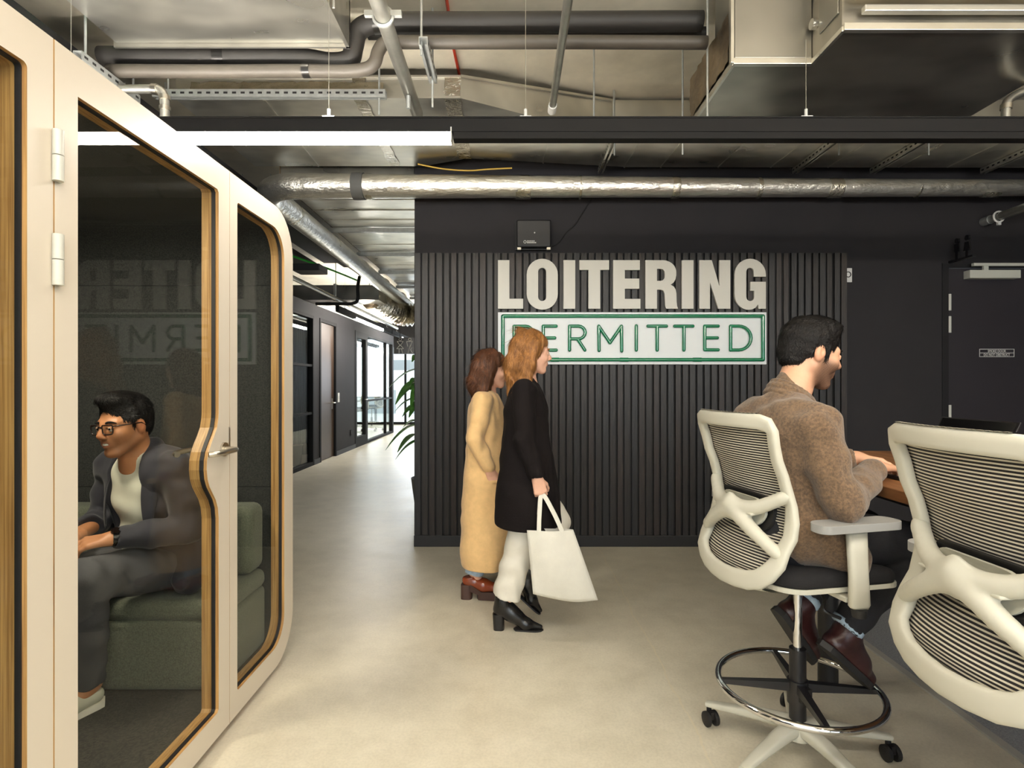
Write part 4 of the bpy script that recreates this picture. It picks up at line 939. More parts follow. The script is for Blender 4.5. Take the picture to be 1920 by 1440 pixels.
# ================================================================== drafting chair
def lerp_table(T, z):
    if z >= T[0][0]: return T[0][1]
    for (z0, a0), (z1, a1) in zip(T, T[1:]):
        if z >= z1:
            t = (z-z0)/(z1-z0); t2 = t*t*(3-2*t); t = 0.5*t+0.5*t2; return a0+(a1-a0)*t
    return T[-1][1]
A_T = [(1.27,-0.302),(1.15,-0.270),(1.03,-0.228),(0.95,-0.212),(0.88,-0.224),(0.81,-0.262),(0.75,-0.290),(0.70,-0.292),(0.64,-0.25)]
W_T = [(1.27,0.222),(1.15,0.215),(1.05,0.214),(0.95,0.222),(0.88,0.228),(0.82,0.226),(0.77,0.212),(0.73,0.18),(0.70,0.12)]
def backpt(b, z, off=0.0):
    w = 0.225; return Vector((lerp_table(A_T, z)+0.045*(b/w)**2+off, b, z))
def make_chair(label, loc, rz, group):
    c = thing('drafting_chair', label, 'chair', loc, rz, group)
    def p(name, mb, m, parent=c, **k): return put(name, mb, m, parent, local=True, **k)
    # five star base
    p('hub', MB().lathe([(0.034,0.075),(0.05,0.078),(0.055,0.10),(0.05,0.135),(0.036,0.142)], n=20), 'chair_white', smooth=True)
    for k in range(5):
        a = math.radians(130+72*k); d = Vector((math.cos(a), math.sin(a), 0))
        L_ = [(0.035,0.118,0.030,0.022),(0.12,0.112,0.027,0.019),(0.22,0.098,0.022,0.014),(0.31,0.084,0.017,0.010),(0.335,0.080,0.015,0.009)]
        sq = [(math.copysign(abs(math.cos(t))**0.5, math.cos(t)), math.copysign(abs(math.sin(t))**0.5, math.sin(t))) for t in [2*math.pi*i/14+0.1 for i in range(14)]]
        lg = p('base_leg', MB().tube([d*l[0]+Vector((0,0,l[1])) for l in L_], [(l[2], l[3]) for l in L_], prof=sq, up=(0,0,1)), 'chair_white', smooth=True)
        e = d*0.325; ca = a+0.9+k*0.8; w = Vector((math.cos(ca), math.sin(ca), 0)); fwd = Vector((-w.y, w.x, 0)); cc = e+fwd*0.012
        cs = p('caster', MB().cyl(e+Vector((0,0,0.052)), e+Vector((0,0,0.076)), 0.010, n=10).bar(cc-w*0.008+Vector((0,0,0.045)), cc+w*0.008+Vector((0,0,0.045)), 0.03, 0.03), 'black_metal', smooth=True)
        for s in (-1, 1):
            o = cc+w*s*0.010+Vector((0,0,0.0295)); q = cc+w*s*0.027+Vector((0,0,0.0295))
            p('wheel', MB().tube([o, o+(q-o)*0.2, o+(q-o)*0.8, q], [0.025,0.029,0.029,0.023], 18), 'black_rubber', cs, smooth=True)
    # column
    p('column_sleeve', MB().cyl((0,0,0.10), (0,0,0.40), 0.029, n=20), 'black_metal', smooth=True)
    p('gas_lift', MB().cyl((0,0,0.40), (0,0,0.64), 0.015, n=18), 'chrome', smooth=True)
    p('foot_ring', MB().tube([(0.275*math.cos(t*math.pi/32), 0.275*math.sin(t*math.pi/32), 0.262) for t in range(64)], 0.0125, 12, closed=True), 'chrome', smooth='all')
    rc = p('ring_clamp', MB().cyl((0,0,0.20), (0,0,0.285), 0.036, n=20).box(-0.02,0.02,-0.05,-0.03,0.22,0.27), 'black_metal', smooth=True)
    for k in range(4):
        a = math.radians(70+90*k); d = Vector((math.cos(a), math.sin(a), 0))
        p('ring_spoke', MB().tube([d*0.03+Vector((0,0,0.262)), d*0.268+Vector((0,0,0.262))], [(0.014,0.016),(0.009,0.008)], prof=[(-1,-1),(1,-1),(1,1),(-1,1)], up=(0,0,1)), 'black_metal')
    # seat
    p('mechanism', MB().box(-0.13,0.10,-0.07,0.07,0.635,0.690), 'black_metal', bevel=0.012)
    p('tilt_lever', MB().tube(spline([(0.02,-0.06,0.655),(0.0,-0.13,0.63),(-0.02,-0.155,0.60),(0.03,-0.17,0.575)],5), 0.006, 8), 'black_metal', smooth=True)
    so = rrect(-0.235, 0.245, -0.245, 0.245, (0.09,0.11,0.11,0.09), 8)
    p('seat_pan', plate(so, [], 0.016).mapped(lambda v: Vector((v.x, v.y, v.z+0.690+0.03*max(0,(abs(v.y)-0.12)) - 0.012*max(0, (v.x-0.15)/0.1)))), 'chair_white', dowe=True, bevel=0.004)
    n_ = 20
    cu = MB().add([(x*k, y*k, z-0.02*max(0,(x-0.14)/0.1)**2) for (k, z) in ((0.97,0.7065),(0.985,0.72),(0.985,0.735),(0.95,0.752),(0.85,0.760),(0.4,0.757)) for (x, y) in so],
        [tuple(range(5*len(so), 6*len(so)))]+[(r*len(so)+i, r*len(so)+(i+1) % len(so), (r+1)*len(so)+(i+1) % len(so), (r+1)*len(so)+i) for r in range(5) for i in range(len(so))]+[tuple(range(len(so)-1,-1,-1))])
    p('seat_cushion', cu, 'seat_fabric', smooth='all')
    # back frame: closed rounded loop on the back surface
    out = []
    zs = [0.735+0.03*i for i in range(17)]
    side = [(lerp_table(W_T, z)-0.012, z) for z in zs]
    loop_ = [(-b, z) for b, z in reversed(side)]+[(b, z) for b, z in side]
    def smooth_loop():
        pts = []
        pts += [(b, z) for b, z in [(0.0,1.247),(0.10,1.247),(0.17,1.246),(0.198,1.238),(0.209,1.215)]]
        pts += [(lerp_table(W_T, z)-0.014, z) for z in (1.17,1.12,1.07,1.02,0.97,0.92,0.87,0.83)]
        pts += [(0.210,0.79),(0.195,0.755),(0.165,0.728),(0.12,0.711),(0.06,0.703)]
        return pts+[(0,0.70)]+[(-b, z) for b, z in reversed(pts[1:])]
    lp_ = smooth_loop()
    rim = [backpt(b, z, -0.012) for b, z in lp_]
    rw = []
    for b, z in lp_:
        rw.append((0.026, 0.013) if z > 1.23 else ((0.020, 0.014) if z > 0.95 else ((0.027, 0.014) if z > 0.80 else (0.032, 0.014))))
    sq = [(math.copysign(abs(math.cos(t))**0.6, math.cos(t)), math.copysign(abs(math.sin(t))**0.6, math.sin(t))) for t in [2*math.pi*i/14+0.1 for i in range(14)]]
    p('back_frame', MB().tube(rim, rw, closed=True, prof=sq, up=(1,0,0)), 'chair_white', smooth='all')
    # lower bowl sweeping under the seat
    def bowl(u, v):
        q = abs(u*2-1); b = (u*2-1)*(0.185-0.075*v)
        zz = 0.712-0.062*math.sin(v*math.pi/2)+0.045*(1-v)*q**3
        a = lerp_table(A_T, max(zz, 0.70))-0.018+0.045*(b/0.225)**2-0.012*math.sin(v*math.pi)+0.17*v*v
        return Vector((a, b, zz))
    m = MB().grid(bowl, 20, 16); nv = len(m.v); back = [Vector(x)+Vector((0.012,0,0.008)) for x in m.v]
    fs = list(m.f); m.add(back, [tuple(reversed(f)) for f in fs])
    p('back_shell', m, 'chair_white', smooth='all')
    p('back_bracket', MB().tube([(-0.10,0,0.662),(-0.16,0,0.660),(-0.22,0,0.664),(-0.28,0,0.69)], [(0.05,0.018),(0.06,0.016),(0.08,0.014),(0.09,0.010)], prof=sq, up=(0,0,1)), 'chair_white', smooth='all')
    # mesh strands
    m = MB(); z = 0.725
    while z < 1.232:
        w = lerp_table(W_T, z)+0.004
        if z > 1.21: w -= (z-1.21)*0.6
        for (mi, z0, h, off) in ((0, z, 0.0050, 0.009), (1, z+0.0050, 0.0039, 0.0085)):
            row = [(b/10*w) for b in range(-10, 11)]
            o = len(m.v); vs = []
            ends = lambda b: -0.020 if abs(b) >= w*0.999 else 0.0
            for b in row: vs.append(backpt(b, z0, off+ends(b)))
            for b in row: vs.append(backpt(b, z0+h, off+ends(b)))
            m.add(vs, [(i, i+1, 22+i, 21+i) for i in range(20)], mi)
        z += 0.0089
    p('mesh_strands', m, ['mesh_black', 'mesh_light'], kind='stuff')
    # mesh wrapped over the top edge
    m = MB()
    for i in range(-9, 10):
        b = i*0.0175
        for (mi, w) in ((0, 0.0045), (1, 0.0035)):
            bb = b+(0.0085 if mi else 0)
            vs = [backpt(bb+s*w, zz, of) for (zz, of) in ((1.230,0.010),(1.256,0.008),(1.2745,-0.004),(1.2745,-0.018)) for s in (-1, 1)]
            m.add(vs, [(0,1,3,2),(2,3,5,4),(4,5,7,6)], mi)
    p('mesh_hem', m, ['mesh_black', 'mesh_light'], kind='stuff')
    # X shaped spine with lumbar pad
    ctr = Vector((lerp_table(A_T, 0.93)-0.058, 0, 0.935))
    fs_ = Field((-0.36,-0.25,0.78), (-0.12,0.25,1.06), 0.0046)
    fs_.ell(ctr, (0.016,0.040,0.050), 0.02)
    for (b, z, bow) in ((0.205,1.005,-0.022),(-0.205,1.005,-0.022),(0.207,0.818,0.004),(-0.207,0.818,0.004)):
        e = backpt(b, z, -0.018); mid = (ctr+e)/2+Vector((-0.012, 0, bow)); pts = spline([ctr, mid, e], 5); n5 = len(pts)-1
        for i in range(n5): 
            for q in (-0.010, 0.010): fs_.cone(pts[i]+Vector((0,0,q*(1-i/n5))), pts[i+1]+Vector((0,0,q*(1-(i+1)/n5))), 0.015-0.005*i/n5, 0.015-0.005*(i+1)/n5, 0.022)
    p('spine_bracket', fs_.mesh('spine_bracket', 'chair_white'), None)
    def pad(hw, hh, off, th):
        v = []; 
        o2 = rrect(-hw, hw, -hh, hh, 0.05, 6)
        return plate(o2, [], th).mapped(lambda q: backpt(q.x, 0.93+q.y, off-q.z))
    lpd = p('lumbar_pad', pad(0.145, 0.062, -0.001, 0.014), 'black_rubber', dowe=True)
    p('lumbar_plate', pad(0.125, 0.048, -0.0155, 0.010), 'chair_white', lpd, dowe=True, bevel=0.003)
    for s in (-1, 1): p('lumbar_grip', MB().box(-0.275,-0.245,s*0.085-0.03,s*0.085+0.03,0.925,0.933), 'chair_white', lpd, bevel=0.003)
    # arm rests
    for s in (-1, 1):
        ar = p('armrest', MB().tube([(-0.004, s*0.283, 0.655),(-0.003, s*0.283, 0.665),(-0.006, s*0.283, 0.76),(-0.014, s*0.283, 0.905)], [(0.030,0.012),(0.036,0.016),(0.033,0.015),(0.036,0.014)], prof=sq, up=(0,1,0)), 'chair_white', smooth='all')
        p('arm_bracket', MB().bar((-0.004, s*0.06, 0.678), (-0.004, s*0.268, 0.678), 0.07, 0.018), 'chair_white', ar, bevel=0.004)
        p('arm_knob', MB().cyl((-0.004, s*0.283, 0.628), (-0.004, s*0.283, 0.655), 0.020, 0.024), 'black_rubber', ar, smooth=True)
        po = rrect(-0.165, 0.135, -0.042, 0.042, 0.034, 6)
        p('arm_pad', plate(po, [], 0.026).mapped(lambda v: Vector((v.x, s*0.283+v.y, 0.9055+v.z+0.006*math.sin((v.x+0.16)*9)))), 'pad_grey', ar, dowe=True, bevel=0.008, seg=3, smooth=True)
    return c
CH1 = (1.050, 2.078, 0.0); CH1R = math.radians(12)
chair1 = make_chair('white mesh-back drafting chair with chrome foot ring that the man sits on', CH1, CH1R, 'white mesh-back drafting chairs')
chair2 = copy_tree(chair1); chair2.location = (1.275, 1.28, 0.0); chair2.rotation_euler = (0,0,math.radians(1))
chair2['label'] = 'empty white mesh-back drafting chair in the near right corner'
for k, (x, y, a, lab) in enumerate(((-4.15, 14.9, 190, 'white chair behind the corridor glazing, nearer one'), (-4.12, 16.6, 170, 'white chair behind the corridor glazing by the window'))):
    c = copy_tree(chair1); c.location = (x, y, 0); c.rotation_euler = (0,0,math.radians(a)); c['label'] = lab
# office table behind the glazing
ot = thing('office_table', 'white meeting table behind the corridor glazing', 'table', (-5.2, 16, 0))
put('table_top', MB().box(-6.4, -4.75, 15.0, 17.6, 0.72, 0.75), 'plaster_white', ot)
for (x, y) in ((-6.3,15.1),(-4.85,15.1),(-6.3,17.5),(-4.85,17.5)): put('leg', MB().cyl((x,y,0),(x,y,0.7195),0.03), 'plaster_white', ot, smooth=True)
# behind the first corridor window: striped blind and a bin
bl = thing('vertical_blind', 'grey vertical blind hanging behind the first corridor window', 'blind', (-3.92, 10.2, 0))
put('head_rail', MB().box(-3.96, -3.88, 9.5, 10.95, 2.46, 2.5), 'black_metal', bl)
lou = MB().box(-0.027, 0.027, -0.002, 0.002, 0.25, 2.46).mesh('louvre', 'curtain_grey')
for k in range(16):
    o = bpy.data.objects.new('louvre', lou); COL.objects.link(o); o.parent = bl; o.location = (0, 9.56+k*0.088-10.2, 0); o.rotation_euler = (0,0,math.radians(84))
wb = thing('waste_bin', 'grey tapered waste bin behind the first corridor window', 'bin', (-3.66, 9.50, 0))
put('bin_body', MB().lathe([(0.10,0.0),(0.105,0.01),(0.14,0.34),(0.135,0.34),(0.10,0.02)], (-3.66, 9.50, 0.0), 20), 'pot_grey', wb, smooth=True)
put('bin_rim', MB().tube([(-3.66+0.14*math.cos(t*math.pi/10), 9.50+0.14*math.sin(t*math.pi/10), 0.34) for t in range(20)], 0.007, 6, closed=True), 'pot_grey', wb, smooth=True)

# ---- plant peeping round the slat wall
pl = thing('potted_plant', 'tall green leafy plant peeping out behind the slat wall end', 'plant', (-0.88, 6.0, 0))
put('pot', MB().lathe([(0.13,0),(0.14,0.01),(0.19,0.38),(0.18,0.38),(0.17,0.33),(0.02,0.33)], (-0.88, 6.0, 0), 24), 'pot_grey', pl, smooth=True)
put('stem', MB().tube(spline([(-0.88,6.0,0.33),(-0.90,6.0,0.8),(-0.88,6.0,1.2),(-0.91,6.0,1.6)],5), [0.016-0.0004*i for i in range(16)], 8), 'stem_green', pl, smooth=True)
def leaf(base, yaw, pitch, L_, w):
    m = MB(); B = Vector(base); d = Vector((math.cos(yaw), math.sin(yaw), 0)); s = Vector((-d.y, d.x, 0))
    def fn(u, v):
        t = u; droop = math.sin(pitch)*t*L_-0.75*L_*t*t
        wd = w*math.sin(math.pi*min(1, t*0.92+0.06))**0.8*(1-0.25*t)
        q = (v*2-1)
        return B+d*(math.cos(pitch)*t*L_*0.95)+Vector((0,0,droop+0.25*abs(q)*wd))+s*q*wd
    return m.grid(fn, 9, 4)
rnd = random.Random(3)
for k in range(22):
    z = 0.72+0.042*k; yaw = math.radians(180+rnd.uniform(-75, 75)) if k % 3 else rnd.uniform(0, 6.28)
    put('leaf', leaf((-0.90, 6.0, z), yaw, rnd.uniform(0.2, 1.0), rnd.uniform(0.36, 0.52), rnd.uniform(0.06, 0.09)), 'leaf_green', pl, smooth='all')
mat('skin', (1,1,1), 0.45, vertexcol=True, var=0.06, vscale=60, bump=0.05, bscale=300, spec=0.4)
mat('hair_black', S(10,8,8), 0.5, spec=0.3, col2=S(19,15,14), vscale=30, stretch=(1,1,1), bump=0.6, bscale=90, bstretch=(1,3,1))
mat('hair_auburn', S(104,60,30), 0.45, col2=S(66,36,18), vscale=24, stretch=(3,3,0.6), bump=0.8, bscale=50, bstretch=(3,3,0.3))
mat('hair_light_brown', S(176,120,62), 0.45, col2=S(122,78,36), vscale=24, stretch=(3,3,0.6), bump=0.8, bscale=50, bstretch=(3,3,0.3))
mat('wool_brown', S(118,94,70), 0.95, col2=S(84,67,52), vscale=110, bump=0.4, bscale=150, sheen=0.25)
mat('suit_navy', S(38,37,46), 0.75, var=0.05, vscale=80, bump=0.05, bscale=200, sheen=0.15)
mat('tshirt_white', S(216,214,196), 0.9, bump=0.05, bscale=120)
mat('trouser_grey', S(66,66,70), 0.85, var=0.06, vscale=120, bump=0.1, bscale=160)
mat('denim_black', S(24,24,30), 0.85, var=0.15, vscale=140, bump=0.15, bscale=200)
mat('denim_light', S(168,188,206), 0.85, var=0.1, vscale=60, bump=0.1, bscale=150)
mat('cotton_white', S(226,220,206), 0.85, var=0.03, vscale=20)
mat('leather_burgundy', S(54,27,27), 0.32, var=0.15, vscale=20, bump=0.1, bscale=80)
mat('leather_black', S(18,17,18), 0.25, bump=0.05, bscale=60)
mat('leather_brown', S(132,58,30), 0.2, var=0.15, vscale=10, coat=0.4)
mat('sole_brown', S(66,44,38), 0.45)
mat('sole_dark', S(30,28,28), 0.6)
mat('coat_camel', S(224,184,128), 0.9, var=0.05, vscale=30, bump=0.15, bscale=160, sheen=0.2)
mat('coat_black', S(18,13,14), 0.9, var=0.05, vscale=30, bump=0.15, bscale=160, spec=0.2)
mat('tote_canvas', S(222,218,206), 0.9, var=0.03, vscale=12, bump=0.15, bscale=220)
mat('sock_white', S(215,214,208), 0.9)
mat('eye_white', S(228,222,214), 0.2)
mat('iris_dark', S(34,20,14), 0.15)
mat('teeth_white', S(236,230,218), 0.3)
mat('frame_tortoise', S(36,24,20), 0.2)
mat('sneaker_pale', S(190,188,170), 0.6)

def rotm(yaw=0, pitch=0, roll=0):
    """yaw left positive, pitch down positive, roll to own right positive"""
    return Matrix.Rotation(yaw, 3, 'Z') @ Matrix.Rotation(pitch, 3, 'Y') @ Matrix.Rotation(roll, 3, 'X')
class Head:
    """head frame: x out of the face, y to the person's left, z up; origin in the middle of the skull"""
    def __init__(s, c, R, k=1.0): s.c = Vector(c); s.R = R; s.k = k
    def p(s, x, y, z): return tuple(s.c+s.R @ (Vector((x, y, z))*s.k))
    def inv(s, V): return (np.asarray(V, np.float32)-np.array(s.c, np.float32)) @ np.array(s.R, np.float32)/s.k
    def ell(s, f, c, r, k=0.01, op=1): f.ell(s.p(*c), tuple(x*s.k for x in r), k, np.array(s.R), op)
    def cone(s, f, a, b, r0, r1, k=0.01, op=1): f.cone(s.p(*a), s.p(*b), r0*s.k, r1*s.k, k, op)
    def sculpt(s, f, woman=False, smile=False):
        E, K = s.ell, s.cone; j = 0.9 if woman else 1.0
        E(f, (-0.014,0,0.028), (0.097,0.075,0.087), 0.02)
        E(f, (0.026,0,-0.030), (0.066,0.061,0.082), 0.03)
        for y in (1,-1):
            K(f, (-0.005,y*0.052*j,-0.055), (0.062,y*0.020*j,-0.106), 0.022, 0.019, 0.025)
            E(f, (0.062,y*0.040,-0.034), (0.026,0.024,0.026), 0.025)
            K(f, (0.070,y*0.046,0.014), (0.083,y*0.012,0.014), 0.009, 0.010, 0.02)
            E(f, (0.095,y*0.032,-0.006), (0.012,0.015,0.009), 0.012, -1)
            E(f, (0.083,y*0.032,-0.006), (0.0125,0.0135,0.0125), 0.003)
            K(f, (0.089,y*0.020,0.002), (0.087,y*0.044,-0.001), 0.0048, 0.0038, 0.004)
            E(f, (0.101,y*0.0125,-0.040), (0.010,0.007,0.007), 0.005)
            E(f, (-0.008,y*0.077,-0.012), (0.019,0.009,0.031), 0.006)
            E(f, (0.000,y*0.088,-0.006), (0.011,0.008,0.018), 0.004, -1)
            E(f, (0.004,y*0.078,-0.012), (0.006,0.006,0.010), 0.005)
        K(f, (0.090,0,0.010), (0.112,0,-0.030), 0.0085, 0.0115, 0.012)
        E(f, (0.110,0,-0.034), (0.010,0.010,0.008), 0.008)
        E(f, (0.074,0,-0.108), (0.019,0.021,0.017), 0.02)
        E(f, (0.080,0,-0.066), (0.019,0.030,0.022), 0.016)
        w = 0.026 if smile else 0.020; up = 0.006 if smile else 0.0
        for y in (1,-1):
            K(f, (0.098,0,-0.0625), (0.088,y*w,-0.066+up), 0.0058, 0.0028, 0.004)
            K(f, (0.096,0,-0.0775 if smile else -0.074), (0.087,y*w*0.9,-0.068+up), 0.0068, 0.0028, 0.004)
        if smile: E(f, (0.101,0,-0.069), (0.011,0.024,0.0062), 0.002, -1)
    def face_tint(s, skin, lips, beard=None, bstr=0.0):
        def fn(V):
            q = s.inv(V); x, y, z = q[:,0], q[:,1], q[:,2]
            c = np.tile(np.array(skin, np.float32), (len(V), 1))
            m = np.exp(-((np.abs(y)/0.024)**4+((z+0.069)/0.0095)**4))*(x > 0.07)
            c = c*(1-m[:,None]*0.8)+np.array(lips, np.float32)*m[:,None]*0.8
            red = np.exp(-(((x+0.008)/0.02)**2+((np.abs(y)-0.08)/0.012)**2+((z+0.012)/0.03)**2))*0.5+np.exp(-(((x-0.112)/0.014)**2+(y/0.016)**2+((z+0.034)/0.014)**2))*0.4
            c = c*(1-red[:,None])+(c*np.array((1.15,0.78,0.72), np.float32))*red[:,None]
            if beard is not None:
                jaw = 1/(1+np.exp((z+0.030-0.25*np.maximum(0,0.02-x))/0.006))*(1/(1+np.exp(-(x+0.004)/0.008)))*(1/(1+np.exp((-0.135-z)/0.008)))
                mus = np.exp(-(((z+0.051)/0.008)**4+(y/0.030)**4))*(x > 0.085)
                lip = np.exp(-((np.abs(y)/0.022)**4+((z+0.069)/0.008)**4))*(x > 0.07)
                b = np.clip(np.maximum(jaw*(q[:,2] > -0.14), mus)-lip, 0, 1)*bstr
                b *= 0.9+0.1*np.sin(x*900)*np.sin(y*870)*np.sin(z*910)
                c = c*(1-b[:,None])+np.array(beard, np.float32)*b[:,None]
            return c
        return fn
    def eyes(s, parent, brow_mat, look=(1,0,0)):
        for y in (1,-1):
            e = MB().ball(s.p(0.0835,y*0.032,-0.006), 0.0125*s.k, 14, 10); eo = put('eye', e, 'eye_white', parent, smooth='all', local=True)
            d = (s.R @ Vector(look)).normalized(); c = Vector(s.p(0.0835,y*0.032,-0.006))
            put('iris', MB().ball(c+d*0.0075*s.k, 0.0062*s.k, 12, 8), 'iris_dark', eo, smooth='all', local=True)
            bp_ = [s.p(0.092,y*0.014,0.016), s.p(0.094,y*0.028,0.021), s.p(0.088,y*0.044,0.020), s.p(0.078,y*0.054,0.014)]
            put('eyebrow', MB().tube(spline(bp_, 4), [0.003,0.0045,0.0048,0.0048,0.0046,0.0045,0.0044,0.004,0.0036,0.003,0.0026,0.002,0.0015], 8), brow_mat, parent, smooth='all', local=True)

def hair_obj(h, m, parent, hd, comb, count, length, seed):
    """hair volume plus loose strands lying on it along the combing direction"""
    me = h.mesh('hair', m); o = put('hair', me, None, parent, local=True)
    n = len(me.vertices); co = np.empty(n*3, np.float32); me.vertices.foreach_get('co', co); co = co.reshape(-1, 3)
    nr = np.empty(n*3, np.float32); me.vertex_normals.foreach_get('vector', nr); nr = nr.reshape(-1, 3)
    rg = np.random.default_rng(seed); ids = rg.choice(n, min(count, n), replace=False); P = co[ids]; Nn = nr[ids]
    c = np.array(hd.R @ Vector(comb), np.float32); c /= np.linalg.norm(c); dn = np.array((0,0,-1), np.float32)
    up = np.clip(Nn @ np.array(hd.R @ Vector((0,0,1)), np.float32), 0, 1)[:, None]
    D = c*(0.25+up)+dn*(1.1-up)+rg.normal(0, 0.22, P.shape).astype(np.float32)
    D -= Nn*(D*Nn).sum(1, keepdims=True); D /= np.linalg.norm(D, axis=1, keepdims=True)+1e-6
    Sd = np.cross(Nn, D); L_ = (length*rg.uniform(0.5, 1.1, len(P)))[:, None].astype(np.float32); w = 0.0011
    rows = []
    for t, ww, lift in ((0.0, 1.0, 0.0), (0.35, 0.9, 0.0022), (0.7, 0.6, 0.0018), (1.0, 0.12, -0.0008)):
        q = P+D*L_*t+Nn*(lift-0.25*(L_*t)**2/0.09); rows += [q-Sd*w*ww, q+Sd*w*ww]
    V = np.stack(rows, 1).reshape(-1, 3); k = np.arange(len(P))[:, None]*8
    F = np.concatenate([k+np.array([[a, a+1, a+3, a+2]]) for a in (0, 2, 4)])
    sm = bpy.data.meshes.new('hair_strands'); sm.from_pydata(V.tolist(), [], F.tolist()); sm.materials.append(MATS[m])
    sm.polygons.foreach_set('use_smooth', np.ones(len(F), bool))
    s_ = put('hair_strands', sm, None, o, local=True); s_['kind'] = 'stuff'
    return o
def hand(f, wrist, fwd, up, side, curl=0.5, spread=0.12, k=0.005, sc=1.0):
    """palm and five fingers. fwd: wrist to knuckles, up: back of the hand, side: +1 left hand, -1 right hand"""
    w = Vector(wrist); x = Vector(fwd).normalized(); z = Vector(up); z = (z-x*z.dot(x)).normalized(); y = z.cross(x)*1.0
    P = lambda a, b, c: tuple(w+(x*a+y*b+z*c)*sc)
    f.cone(P(-0.03,0,0), P(0.015,0,0), 0.026*sc, 0.025*sc, 0.01)
    for b, l in ((-0.028,0.082),(-0.010,0.088),(0.010,0.086),(0.028,0.078)):
        f.cone(P(0.012,b*0.62,0), P(l,b,0.002), 0.0155*sc, 0.0115*sc, 0.012)
    for i, (b, l0, L_) in enumerate(((-0.030,0.080,0.068),(-0.011,0.087,0.078),(0.010,0.085,0.073),(0.028,0.077,0.058))):
        b *= side; ang = curl*0.55; p = Vector((l0, b, 0.002)); sp = b*spread*6*0.5
        for (fr, r0, r1, add) in ((0.45,0.0092,0.0085,0.8),(0.31,0.0085,0.0078,0.7),(0.24,0.0078,0.0068,0.5)):
            q = p+Vector((math.cos(ang)*L_*fr, sp*L_*fr*2.0, -math.sin(ang)*L_*fr))
            f.cone(P(*p), P(*q), r0*sc, r1*sc, k); p = q; ang += curl*add
    tb_ = -0.030*side
    f.cone(P(0.018,tb_*0.6,-0.006), P(0.048,tb_*1.45,-0.016), 0.016*sc, 0.0115*sc, 0.01)
    f.cone(P(0.048,tb_*1.45,-0.016), P(0.076,tb_*1.65,-0.022-0.012*curl), 0.0105*sc, 0.0095*sc, k)
    f.cone(P(0.076,tb_*1.65,-0.022-0.012*curl), P(0.098,tb_*1.5,-0.030-0.02*curl), 0.0095*sc, 0.0075*sc, k)

def folds(amp, fx, fy, fz, ph=0.0):
    return lambda X, Y, Zz: (amp*np.sin(fx*X+fy*Y+fz*Zz+ph+1.5*np.sin(0.7*fz*X-0.5*fx*Zz+0.4*fy*Y))).astype(np.float32)

